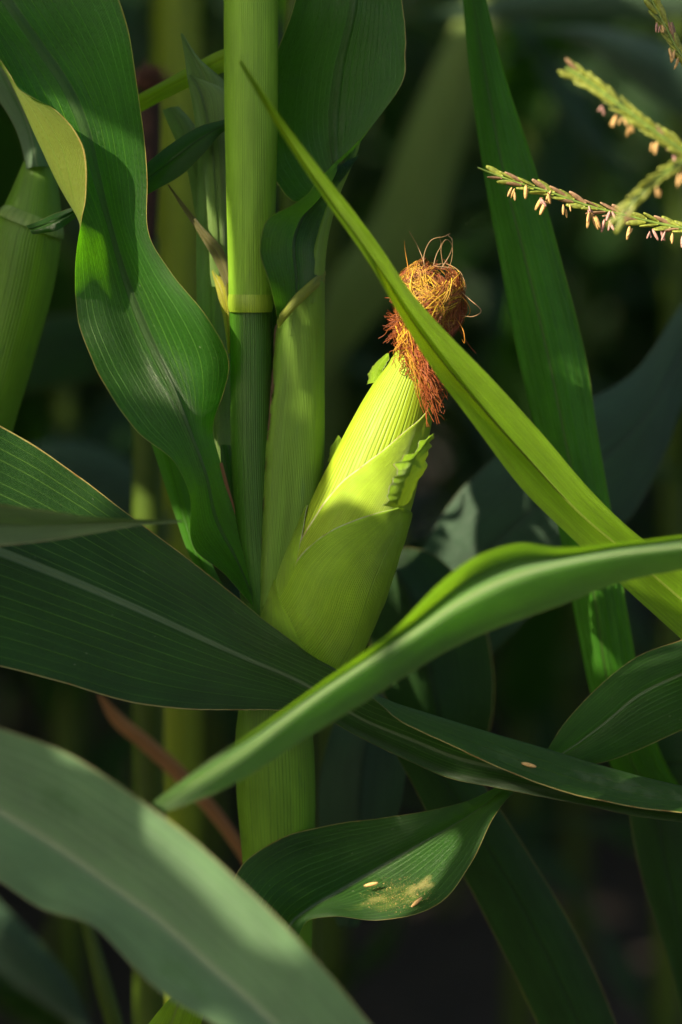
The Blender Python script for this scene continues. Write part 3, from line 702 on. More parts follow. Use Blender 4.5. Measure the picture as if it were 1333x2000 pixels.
fl = empty('corn_plant', foot(-560, 1000, -200), 'corn plant nearest on the left with the blurred grey-green blade across the lower corner', 'corn plant')
side_stalk(fl, -560, -200, h=.95, seed=3)
leaf('leaf', fl, M['blade_dull'], [
    [(-545, 1330, -200), (-545, 1350, -196), (-545, 1375, -200)],
    [(-380, 1330, -205), (-380, 1420, -188), (-380, 1530, -200)],
    [(-200, 1365, -215), (-200, 1490, -195), (-200, 1640, -208)],
    [(0, 1422, -230), (0, 1587, -208), (0, 1722, -222)],
    [(130, 1470, -235), (110, 1655, -212), (80, 1775, -226)],
    [(250, 1545, -240), (220, 1735, -218), (180, 1808, -234)],
    [(360, 1625, -245), (310, 1800, -225), (260, 1888, -240)],
    [(450, 1705, -250), (400, 1880, -232), (330, 1950, -247)],
    [(550, 1800, -255), (490, 1960, -240), (420, 2000, -252)],
    [(640, 1900, -260), (570, 2040, -248), (505, 2062, -260)],
    [(740, 2020, -265), (655, 2130, -255), (590, 2160, -264)],
    [(860, 2170, -270), (780, 2250, -262), (720, 2280, -268)],
    [(1000, 2400, -275), (985, 2410, -274), (970, 2420, -275)]], n=90, m=26, arch=.05, ruffle=.0006, rfreq=40, seed=61, label='blurred grey-green blade across the lower left corner')
leaf('leaf', fl, M['blade_tip'], [
    [(-545, 930, -200), (-545, 945, -196), (-545, 960, -200)],
    [(-330, 925, -178), (-330, 985, -160), (-330, 1060, -172)],
    [(-120, 962, -152), (-120, 1010, -136), (-120, 1078, -148)],
    [(0, 985, -140), (0, 1025, -126), (0, 1066, -138)],
    [(90, 997, -133), (90, 1027, -122), (90, 1057, -132)],
    [(180, 1010, -128), (180, 1022, -121), (180, 1042, -128)],
    [(270, 1014, -124), (270, 1018, -120), (270, 1027, -124)],
    [(358, 1016, -120), (358, 1018, -120), (358, 1020, -120)]], n=60, m=16, arch=.04, ruffle=.0003, seed=62, label='narrow pointed leaf tip reaching in from the left')

fb = empty('corn_plant', foot(1720, 1000, -140), 'near corn plant on the right whose blurred arching blade crosses in front of everything', 'corn plant')
side_stalk(fb, 1720, -140, seed=4)
leaf('leaf', fb, M['blade_near'], [
    [(1705, 1080, -145), (1705, 1087, -142), (1705, 1095, -141), (1705, 1115, -145)],
    [(1500, 1020, -146), (1500, 1032, -143), (1500, 1050, -146), (1500, 1095, -136)],
    [(1333, 1044, -150), (1333, 1053, -144), (1333, 1066, -152), (1333, 1112, -138)],
    [(1200, 1060, -154), (1200, 1070, -145), (1195, 1082, -158), (1200, 1143, -142)],
    [(1095, 1070, -158), (1095, 1088, -143), (1085, 1102, -164), (1090, 1184, -146)],
    [(1015, 1061, -163), (1010, 1096, -142), (995, 1128, -170), (990, 1220, -150)],
    [(930, 1088, -167), (918, 1135, -146), (900, 1174, -175), (890, 1262, -155)],
    [(850, 1148, -172), (832, 1200, -154), (808, 1236, -180), (800, 1315, -162)],
    [(768, 1230, -178), (748, 1264, -164), (722, 1290, -185), (700, 1380, -170)],
    [(640, 1325, -184), (625, 1345, -178), (608, 1368, -192), (590, 1447, -182)],
    [(500, 1425, -193), (490, 1442, -192), (480, 1464, -199), (475, 1522, -194)],
    [(400, 1492, -200), (392, 1508, -201), (386, 1525, -204), (390, 1562, -201)],
    [(300, 1566, -208), (301, 1572, -208), (303, 1578, -208), (312, 1590, -208)]], us=(0, .28, .5, 1), n=100, m=26, arch=.0, ruffle=.0004, rfreq=40, flip=True, seed=71, label='blurred arching blade crossing from the right edge to the lower left')

db = empty('corn_plant', foot(1780, 1000, -30), 'corn plant right of the picture sending a bright folded blade up across the silk', 'corn plant')
side_stalk(db, 1780, -30, seed=5)
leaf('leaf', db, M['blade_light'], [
    [(1765, 1420, -30), (1765, 1450, -25), (1765, 1480, -30)],
    [(1600, 1320, -36), (1600, 1395, -20), (1600, 1480, -36)],
    [(1450, 1200, -40), (1450, 1275, -24), (1450, 1365, -40)],
    [(1333, 1105, -45), (1333, 1172, -14), (1333, 1250, -45)],
    [(1250, 1048, -50), (1240, 1092, -20), (1240, 1166, -48)],
    [(1150, 953, -56), (1130, 1000, -26), (1112, 1046, -52)],
    [(1062, 850, -62), (1040, 905, -32), (1022, 957, -58)],
    [(962, 740, -68), (945, 800, -42), (930, 836, -63)],
    [(872, 648, -74), (858, 698, -52), (845, 720, -69)],
    [(802, 568, -79), (790, 605, -62), (780, 614, -75)],
    [(745, 484, -85), (731, 510, -78), (723, 517, -81)],
    [(652, 362, -96), (641, 385, -90), (633, 387, -92)],
    [(556, 238, -109), (551, 252, -104), (546, 256, -107)],
    [(471, 117, -123), (469, 120, -122), (467, 123, -123)]], n=120, m=24, arch=.10, pleat=.0003, ruffle=.0005, flip=True, seed=81, label='bright narrow folded blade crossing in front of the silk')
leaf('leaf', db, M['blade_ridge'], [
    [(1765, 1100, -20), (1765, 1120, -15), (1765, 1145, -20)],
    [(1600, 1130, 15), (1600, 1210, 5), (1600, 1310, 10)],
    [(1470, 1185, 12), (1470, 1268, -4), (1470, 1375, 6)],
    [(1333, 1249, 2), (1333, 1316, -18), (1333, 1426, 0)],
    [(1240, 1285, 0), (1245, 1360, -20), (1250, 1464, 0)],
    [(1165, 1345, 0), (1180, 1414, -20), (1190, 1486, -2)],
    [(1102, 1414, -5), (1115, 1462, -18), (1120, 1502, -8)],
    [(1050, 1485, -12), (1050, 1502, -14), (1055, 1527, -12)],
    [(988, 1526, -14), (1004, 1530, -12), (1014, 1542, -8)],
    [(920, 1561, -15), (915, 1592, -5), (968, 1590, -25)],
    [(830, 1585, -15), (820, 1648, 0), (918, 1692, -35)],
    [(740, 1598, -15), (735, 1697, 2), (855, 1768, -45)],
    [(640, 1612, -15), (660, 1742, -5), (745, 1797, -50)],
    [(545, 1640, -18), (610, 1772, -15), (650, 1790, -52)],
    [(472, 1690, -22), (572, 1802, -30), (600, 1800, -50)],
    [(440, 1760, -30), (560, 1832, -45), (580, 1840, -50)]], n=110, m=30, arch=.06, ruffle=.0007, rfreq=60, flip=True, seed=82, label='twisting dark leaf with a pollen-dusted lit hollow')

r1 = empty('corn_plant', foot(1560, 1000, 110), 'corn plant right of the picture with the long upright blade behind the tassel branch', 'corn plant')
side_stalk(r1, 1560, 110, seed=6)
leaf('leaf', r1, M['blade_mid'], [
    [(905, -180, 90), (912, -180, 86), (922, -180, 90)],
    [(905, 0, 85), (925, 0, 80), (950, 0, 85)],
    [(918, 150, 80), (950, 150, 74), (988, 150, 80)],
    [(945, 340, 76), (985, 340, 68), (1050, 340, 76)],
    [(978, 520, 74), (1030, 520, 64), (1100, 520, 74)],
    [(1010, 690, 72), (1070, 690, 60), (1143, 690, 72)],
    [(1050, 860, 70), (1105, 860, 58), (1170, 860, 70)],
    [(1090, 1030, 70), (1140, 1030, 58), (1200, 1030, 70)],
    [(1120, 1190, 70), (1165, 1190, 60), (1225, 1190, 70)],
    [(1155, 1360, 72), (1190, 1345, 64), (1252, 1330, 72)],
    [(1205, 1520, 80), (1240, 1500, 76), (1295, 1480, 80)],
    [(1330, 1640, 95), (1350, 1625, 92), (1385, 1605, 95)],
    [(1545, 1760, 108), (1545, 1750, 106), (1545, 1735, 108)]], n=100, m=24, arch=.05, pleat=.0008, ruffle=.0004, flip=True, seed=91, label='long upright green blade right of the silk')
leaf('leaf', r1, M['blade_far'], [
    [(1545, 1500, 100), (1545, 1520, 96), (1545, 1540, 100)],
    [(1400, 1430, 95), (1400, 1500, 88), (1400, 1580, 95)],
    [(1225, 1440, 95), (1290, 1500, 88), (1370, 1560, 95)],
    [(1232, 1600, 95), (1290, 1620, 86), (1380, 1640, 95)],
    [(1258, 1730, 95), (1310, 1730, 88), (1390, 1740, 95)],
    [(1290, 1830, 98), (1330, 1830, 92), (1400, 1840, 98)],
    [(1318, 1920, 100), (1345, 1925, 97), (1400, 1940, 100)],
    [(1345, 2060, 105), (1355, 2065, 104), (1380, 2080, 105)]], n=60, m=18, arch=.08, flip=True, seed=92, label='dark hanging leaf at the lower right edge')

bd = empty('corn_plant', foot(1620, 1000, 270), 'corn plant behind on the right with the broad blurred blue-green leaf', 'corn plant')
side_stalk(bd, 1620, 270, seed=7)
leaf('leaf', bd, M['blade_back'], [
    [(1605, 480, 268), (1605, 495, 264), (1605, 520, 268)],
    [(1480, 450, 255), (1490, 520, 242), (1500, 620, 255)],
    [(1333, 592, 232), (1333, 690, 216), (1340, 780, 232)],
    [(1240, 725, 216), (1270, 800, 200), (1300, 885, 216)],
    [(1130, 790, 206), (1190, 885, 190), (1240, 1000, 206)],
    [(1000, 868, 196), (1080, 962, 180), (1150, 1090, 196)],
    [(893, 965, 190), (970, 1060, 175), (1060, 1180, 190)],
    [(818, 1085, 190), (890, 1150, 175), (980, 1260, 190)],
    [(767, 1210, 192), (830, 1250, 180), (900, 1340, 195)],
    [(720, 1340, 200), (760, 1360, 195), (810, 1425, 205)],
    [(690, 1480, 212), (695, 1485, 212), (700, 1490, 212)]], n=70, m=22, arch=.08, ruffle=.0006, flip=True, seed=101, label='broad blurred blue-green leaf behind the bright blade')

b1 = empty('corn_plant', foot(585, 1000, 165), 'corn plant hidden right behind the main stalk with dark drooping leaves', 'corn plant')
side_stalk(b1, 585, 165, seed=8, r=.011)
leaf('leaf', b1, M['blade_far'], [[(600, 1060, 160), (602, 1075, 158), (605, 1095, 160)], [(690, 1120, 140), (760, 1100, 128), (840, 1080, 140)], [(715, 1220, 130), (820, 1210, 116), (935, 1190, 130)], [(735, 1310, 128), (840, 1310, 114), (963, 1300, 128)], [(765, 1400, 126), (860, 1410, 114), (962, 1400, 126)], [(800, 1490, 128), (870, 1500, 120), (935, 1490, 128)], [(850, 1590, 132), (870, 1595, 130), (890, 1590, 132)]], n=50, m=18, arch=.08, flip=True, seed=111)
leaf('leaf', b1, M['blade_back'], [[(598, 1330, 160), (600, 1345, 158), (603, 1365, 160)], [(660, 1385, 130), (720, 1375, 120), (780, 1370, 130)], [(640, 1450, 115), (715, 1440, 104), (800, 1440, 115)], [(624, 1520, 110), (705, 1515, 98), (795, 1510, 110)], [(622, 1600, 108), (700, 1600, 98), (780, 1590, 108)], [(630, 1690, 112), (690, 1690, 104), (750, 1690, 112)], [(660, 1810, 118), (680, 1810, 116), (700, 1810, 118)]], n=50, m=18, arch=.08, flip=True, seed=112)
leaf('dry_leaf', b1, M['blade_dry'], [[(577, 1854, 210), (576, 1862, 209), (573, 1871, 210)], [(496, 1678, 205), (488, 1685, 203), (478, 1692, 205)], [(425, 1574, 203), (414, 1582, 200), (404, 1590, 203)], [(370, 1510, 202), (358, 1520, 199), (347, 1530, 202)], [(295, 1441, 203), (284, 1451, 200), (273, 1461, 203)], [(236, 1394, 205), (226, 1402, 203), (216, 1409, 205)], [(195, 1353, 207), (194, 1356, 207), (191, 1357, 207)]], n=50, m=12, arch=.1, seed=113, label='dry rust-brown leaf strip')

bl = empty('corn_plant', foot(-40, 1000, 70), 'leaning green corn plant at the left edge with a pale fuzzy collar', 'corn plant')
bp = [(80, 292, 22), (76, 330, 34), (70, 380, 48), (63, 425, 60), (54, 452, 68), (36, 540, 72), (-2, 690, 70), (-40, 830, 66), (-75, 1000, 64), (-100, 1200, 62)]
pts = [P(a, b, 70) for a, b, r in bp] + [np.array((P(-105, 1300, 70)[0], P(-105, 1300, 70)[1], .35)), np.array((P(-105, 1300, 70)[0], P(-105, 1300, 70)[1], -.03))]
link('stalk', make_mesh('stalk', *tube(pts, np.array([r for _, _, r in bp] + [62, 62]) * .000312, seg=40, n=90)), M['stalk_low'], bl)
cl = [(68, 418, 56), (65, 426, 63), (62, 434, 67), (59, 442, 69)]
M['collar_pale'] = stem_mat('collar_pale', (.22, .32, .08), (.14, .24, .04), ribs=30)
link('collar', make_mesh('collar', *tube([P(a, b, 68) for a, b, r in cl], [r * .000312 for _, _, r in cl], seg=40, n=12)), M['collar_pale'], bl)
leaf('leaf', bl, M['blade_dull'], [[(52, 330, 60), (72, 325, 48), (100, 325, 60)], [(36, 265, 62), (58, 255, 54), (84, 245, 62)], [(-30, 150, 66), (0, 130, 56), (60, 100, 66)], [(-90, 40, 74), (-50, 20, 66), (30, -20, 74)], [(-120, -120, 90), (-100, -130, 86), (-70, -140, 90)]], n=40, m=16, arch=.08, seed=121)
leaf('leaf', bl, M['blade'], [[(52, 440, 6), (58, 448, 4), (64, 458, 6)], [(70, 434, 2), (78, 442, -2), (88, 455, 2)], [(100, 420, -4), (105, 432, -8), (112, 450, -4)], [(150, 402, 5), (152, 410, 3), (155, 420, 5)]], n=30, m=10, arch=.1, seed=122)
leaf('leaf', bl, M['blade_light'], [[(-60, 2120, -60), (-40, 2130, -64), (-10, 2140, -60)], [(290, 2000, -40), (330, 2010, -52), (390, 2010, -40)], [(318, 1965, -40), (352, 1955, -50), (405, 1955, -42)], [(352, 1930, -42), (372, 1925, -46), (408, 1935, -44)], [(400, 1880, -44), (408, 1878, -45), (418, 1880, -44)]], n=40, m=14, arch=.14, ruffle=.001, seed=123, label='bright striped leaf scrap at the bottom edge')

# ------------------------------------------------------------------ tassel branches at the right
M['rachis'] = plain_mat('rachis', (.13, .2, .03), .5, vary=.3)
M['glume'] = plain_mat('glume', (.24, .28, .04), .5, (.4, .42, .06), .3, .5, 500)
M['glume_red'] = plain_mat('glume_reddish', (.30, .18, .10), .5, (.4, .25, .12), .3, .5, 500)
M['anther'] = plain_mat('anther', (.68, .44, .17), .55, (.7, .4, .12), .25, .25, 900)
M['anther_pink'] = plain_mat('anther_pink', (.50, .28, .24), .55, (.6, .35, .25), .25, .3, 900)
def pod(n, L, r, flat=.6, tip=.1, groove=0.0, seg=8):
    path = [(0, 0, -L * t) for t in np.linspace(0, 1, n)]
    rad = [r * max(tip, math.sin(math.pi * (t * .86 + .07)) ** .6) for t in np.linspace(0, 1, n)]
    v, f, u = tube(path, rad, seg=seg, cap=True)
    th = np.arctan2(v[:, 1], v[:, 0]); k = 1 - groove * np.cos(th * 2 + math.pi) ** 8
    v[:, 0] *= k; v[:, 1] *= flat
    return v, f, u
ANTH = make_mesh('anther', *pod(8, .0078, .00125, .7, .25, .35, 10))
ANTH_P = make_mesh('anther_pink', *pod(8, .0070, .00115, .7, .25, .35, 10))
GLUM = make_mesh('spikelet', *pod(8, .0118, .0019, .55, .12))
GLUM_R = make_mesh('spikelet_red', *pod(8, .0112, .0017, .55, .12))
ANTH.materials.append(M['anther']); ANTH_P.materials.append(M['anther_pink']); GLUM.materials.append(M['glume']); GLUM_R.materials.append(M['glume_red'])
from mathutils import Matrix, Quaternion
def place(name, me, parent, loc, direction, roll, scale, off):
    o = bpy.data.objects.new(name, me); COL.objects.link(o); o.parent = parent
    q = Vector((0, 0, -1)).rotation_difference(Vector(direction)); o.rotation_mode = 'QUATERNION'
    o.rotation_quaternion = q @ Quaternion((0, 0, 1), roll)
    o.location = Vector(loc); o.scale = (scale,) * 3
    return o
tas = empty('corn_plant', foot(1680, 1000, -20), 'short corn plant right of the picture carrying the pollen-shedding tassel', 'corn plant')
side_stalk(tas, 1680, -20, h=1.05, seed=9, r=.01)
def branch(keys, rad, nsp, seed, anther_from=.12, dens=.8, sc=1.0, span=(0.1, 1.0), label=None, red=.4):
    rs = np.random.RandomState(seed)
    K = np.array([P(*k) for k in keys]); kn = np.concatenate([[0], np.cumsum(np.linalg.norm(np.diff(K, axis=0), axis=1))])
    C = hermite(K, kn, 90)
    v, f, u = tube(C, np.linspace(rad * .45, rad, 90) if True else None, seg=10)
    o = link('tassel_branch', make_mesh('tassel_branch', v, f, u), M['rachis'], tas)
    if label: o['label'] = label
    T = np.gradient(C, axis=0); T /= np.linalg.norm(T, axis=1)[:, None]
    for i in range(nsp):
        t = span[0] + (span[1] - span[0]) * (i + rs.uniform(-.2, .2)) / nsp
        q = int(min(88, max(1, t * 89))); p = C[q]; tip = -T[q]
        for sgn in (1, -1):
            ang = rs.uniform(-.5, .5) + (0 if sgn > 0 else math.pi)
            up = np.array((0, 0, 1.0)) - tip * tip[2]; up /= np.linalg.norm(up); sd = np.cross(tip, up)
            out = up * math.cos(ang) + sd * math.sin(ang)
            spread = rs.uniform(.16, .34)
            d = tip * math.cos(spread) + out * math.sin(spread)
            place('spikelet', GLUM_R if rs.rand() < red else GLUM, o, p + out * rad * .7 - tip * .001, d, rs.uniform(0, 6), sc * rs.uniform(.75, 1.1), None)
            if t > anther_from and rs.rand() < (dens if sgn < 0 else dens * .25):
                base = p + out * rad + d * .004 * sc + np.array((rs.uniform(-.001, .001), -.002, 0))
                m_ = ANTH if rs.rand() < .62 else ANTH_P
                for k in range(rs.randint(2, 4)):
                    dd = np.array((rs.normal(0, .34), rs.normal(0, .34), -1.0)); dd /= np.linalg.norm(dd)
                    place('anther', m_, o, base + np.array((rs.normal(0, .0011), rs.normal(0, .001), -.0015 - abs(rs.normal(0, .0014)))), dd, rs.uniform(0, 6), sc * rs.uniform(.55, 1.2), None)
    return o
branch([(933, 327, 0), (965, 340, 0), (1010, 356, 0), (1080, 377, 0), (1150, 402, 0), (1220, 420, 0), (1290, 437, 0), (1370, 452, -2), (1500, 470, -8), (1640, 500, -18)], .0012, 19, 5, span=(.08, .62), dens=.8, label='sharp tassel branch with dangling anthers')
branch([(1105, 132, -115), (1150, 160, -116), (1210, 205, -118), (1270, 250, -118), (1340, 300, -115), (1450, 390, -90), (1640, 520, -30)], .0022, 34, 6, span=(.02, .7), dens=.7, sc=.84, red=.08, label='blurred olive tassel branch at the upper right')
branch([(1208, 432, -150), (1240, 392, -150), (1290, 345, -148), (1350, 310, -140), (1480, 330, -100), (1650, 480, -30)], .0018, 24, 7, span=(.02, .6), dens=.3, sc=.8, red=.1, label='blurred tassel branch tip pointing down')
branch([(1222, -80, 30), (1262, -20, 28), (1292, 35, 26), (1318, 85, 24), (1345, 130, 22), (1450, 280, 8), (1660, 480, -16)], .0015, 30, 8, span=(.02, .7), dens=.25, sc=1.0, red=.15, label='green tassel branch in the upper right corner')

# ------------------------------------------------------------------ plants out of focus behind
def bg_leaf(parent, mat, rows, seed, label=None, **kw):
    return leaf('leaf', parent, M[mat], rows, n=40, m=12, arch=.08, seed=seed, label=label, **kw)
o1 = empty('corn_plant', foot(640, 1000, 900), 'blurred corn plant behind the silk with a pale leaf slanting from upper right', 'corn plant', 'corn plants blurred behind the ear')
side_stalk(o1, 600, 930, seed=12)
bg_leaf(o1, 'blade_soft', [[(1010, -160, 820), (1040, -150, 810), (1075, -140, 820)], [(880, 60, 840), (930, 80, 825), (970, 110, 840)], [(790, 260, 860), (850, 290, 845), (900, 310, 860)], [(730, 420, 880), (790, 460, 865), (850, 480, 880)], [(640, 560, 900), (680, 610, 890), (720, 640, 900)], [(595, 760, 925), (600, 765, 925), (606, 770, 925)]], 131)
o2 = empty('corn_plant', foot(1500, 1000, 600), 'blurred corn plant at upper right with a drooping grey-green leaf', 'corn plant', 'corn plants blurred behind the ear')
side_stalk(o2, 1500, 620, seed=13)
bg_leaf(o2, 'blade_back', [[(1490, 330, 610), (1495, 320, 605), (1500, 300, 610)], [(1330, 230, 590), (1360, 180, 580), (1390, 130, 590)], [(1220, 150, 590), (1230, 105, 575), (1250, 70, 590)], [(1130, 85, 600), (1140, 65, 590), (1150, 50, 600)], [(1050, 62, 610), (1052, 58, 610), (1054, 54, 610)]], 132)
bg_leaf(o2, 'blade_back', [[(1490, -40, 700), (1490, -10, 700), (1490, 20, 700)], [(1250, -40, 700), (1250, 0, 690), (1250, 40, 700)], [(1050, -20, 700), (1050, 10, 690), (1050, 40, 700)], [(900, 10, 700), (900, 25, 695), (900, 40, 700)], [(820, 30, 700), (820, 33, 700), (820, 36, 700)]], 133)
o3 = empty('corn_plant', foot(345, 1000, 700), 'blurred olive stalk in the gap left of the main stalk', 'corn plant', 'corn plants blurred behind the ear')
link('stalk', make_mesh('stalk', *tube([P(350, -400, 700), P(345, 0, 700), P(345, 500, 700), P(340, 1000, 700), P(340, 1600, 700), foot(340, 1000, 700)], np.array([.018, .020, .020, .021, .022, .022]) , seg=16, n=30)), M['stalk_olive'], o3)
bg_leaf(o3, 'blade_far', [[(330, 700, 690), (328, 715, 690), (325, 735, 690)], [(220, 620, 640), (215, 670, 630), (200, 740, 640)], [(90, 620, 600), (90, 680, 590), (85, 760, 600)], [(-60, 690, 580), (-60, 740, 575), (-60, 800, 580)], [(-200, 790, 570), (-200, 800, 570), (-200, 810, 570)]], 134)
bg_leaf(o3, 'blade_back', [[(350, 1050, 690), (348, 1070, 690), (345, 1090, 690)], [(250, 900, 640), (240, 950, 630), (230, 1010, 640)], [(120, 860, 600), (110, 920, 590), (100, 990, 600)], [(-40, 900, 580), (-40, 940, 575), (-40, 1000, 580)], [(-200, 980, 570), (-200, 990, 570), (-200, 1000, 570)]], 135)
bs = empty('corn_plant', foot(300, 1000, 260), 'blurred corn plant with a withered brown silk tuft left of the stalk', 'corn plant')
sp = [(288, 470, 17), (290, 400, 19), (292, 320, 20), (294, 240, 20), (294, 185, 17), (294, 160, 10)]
M['husk_brown'] = plain_mat('husk_brown', (.035, .014, .010), .9, vary=.5, scale=120)
link('stalk', make_mesh('stalk', *tube([foot(300, 1000, 260), P(290, 1500, 260), P(288, 900, 260), P(288, 460, 260)], [.012, .011, .010, .008], seg=16, n=40)), M['stalk_far'], bs)
link('withered_ear', make_mesh('withered_ear', *tube([P(a, b, 255) for a, b, r in sp], [r * .00035 for _, _, r in sp], seg=20, n=24)), M['husk_brown'], bs)
rs = np.random.RandomState(5); it = []
for i in range(160):
    p = P(294, 170, 250) + rs.normal(0, .002, 3); d = rs.normal(0, 1, 3); d[2] = abs(d[2]); d /= np.linalg.norm(d)
    pts = [p + d * .0018 * j + .003 * np.array((math.sin(j * .7 + i), math.cos(j * .6 + i), -.006 * j * j * .3)) for j in range(9)]
    it.append(strand(pts, .0005, lerp3((.22, .09, .05), (.12, .05, .03), rs.rand()), .0003))
tag(link('withered_silk', strand_mesh('withered_silk', it), M['silk'], bs), kind='stuff')
b6 = empty('corn_plant', foot(-120, 1000, 420), 'blurred corn plant at the lower left with a thin stem and pale blade', 'corn plant')
side_stalk(b6, -160, 420, seed=15)
bg_leaf(b6, 'blade_back', [[(-145, 1560, 415), (-145, 1575, 412), (-145, 1590, 415)], [(-20, 1740, 390), (-40, 1790, 380), (-60, 1830, 390)], [(70, 1830, 380), (40, 1870, 372), (10, 1910, 380)], [(130, 1900, 380), (105, 1935, 374), (80, 1960, 380)], [(180, 2010, 385), (178, 2015, 385), (176, 2020, 385)]], 136)
link('side_stem', make_mesh('side_stem', *tube([P(150, 1740, 160), P(178, 1830, 160), P(205, 1935, 158), P(240, 2060, 160), P(60, 2500, 300), foot(-150, 1000, 418)], [.003, .0042, .0058, .0052, .006, .006], seg=14, n=60)), M['stalk_far'], b6)

# generic neighbours in the rows behind, each a plant with its own stalk and leaves
VARI = []
for s in range(5):
    st, lv = generic_pieces(200 + s, h=2.15 + .1 * (s % 3))
    VARI.append((make_mesh('stalk', *st), [make_mesh('leaf', *q) for q in lv]))
def generic_plant(x, y, rz, kind, label, group, mats=('blade_far', 'stalk_far'), sc=1.0):
    st, lv = VARI[kind]
    e = empty('corn_plant', (x, y, 0), label, 'corn plant', group)
    e.rotation_euler = (0, 0, rz); e.scale = (sc,) * 3
    link_local('stalk', st, M[mats[1]], e)
    for q in lv: link_local('leaf', q, M[mats[0]], e)
    return e
rs = np.random.RandomState(77)
BG = [(-.30, 1.05), (.02, 1.30), (.34, 1.10), (-.16, 1.75), (.20, 1.85), (.52, 1.70), (-.5, 1.75), (-.02, 2.35), (.38, 2.4), (-.4, 2.45), (.7, 2.5), (-.72, 2.6), (.16, 2.95), (-.2, 3.05)]
for i, (x, y) in enumerate(BG):
    generic_plant(x + rs.uniform(-.04, .04), y + rs.uniform(-.06, .06), rs.uniform(0, 6.28), i % 5, 'indistinct blurred corn plant deep in the dark background', 'corn plants deep in the dark background')

# the rest of the field, a mass nobody could count
def field(name, spots, label, seed):
    rs = np.random.RandomState(seed); V, F, U = [], [], []; k = 0
    SV, SF, SU = [], [], []; k2 = 0
    base = [generic_pieces(300 + s, h=2.2, nl=11) for s in range(4)]
    for (x, y) in spots:
        st, lv = base[rs.randint(4)]; a = rs.uniform(0, 6.28); sc = rs.uniform(.92, 1.08)
        ca, sa = math.cos(a) * sc, math.sin(a) * sc
        for (v, f, u) in [st] + lv:
            w = np.stack([v[:, 0] * ca - v[:, 1] * sa + x, v[:, 0] * sa + v[:, 1] * ca + y, v[:, 2] * sc], axis=1)
            V.append(w); U.append(u); F += [tuple(q + k for q in ff) for ff in f]; k += len(v)
    return tag(link(name, make_mesh(name, np.concatenate(V), F, np.concatenate(U)), M['blade_far']), label, kind='stuff')
spots = []
rs = np.random.RandomState(9)
for x in np.arange(-3.2, 3.0, .36):
    for y in np.arange(.12, 9.0, .27):  # unseen rows at the left are added to shade the background
        xx, yy = x + rs.uniform(-.14, .14), y + rs.uniform(-.11, .11)
        hw = .13 * (yy + 1.667) + .42
        if abs(xx) < hw and yy < 3.2: continue                  # the part in view is built plant by plant
        if yy > 5 and abs(xx) > hw + .6: continue
        if xx > 1.3 and yy < 3: continue
        if yy < .5 and xx > -.72: continue
        spots.append((xx, yy))
field('corn_field', spots, 'mass of dark corn filling the field behind', 4)

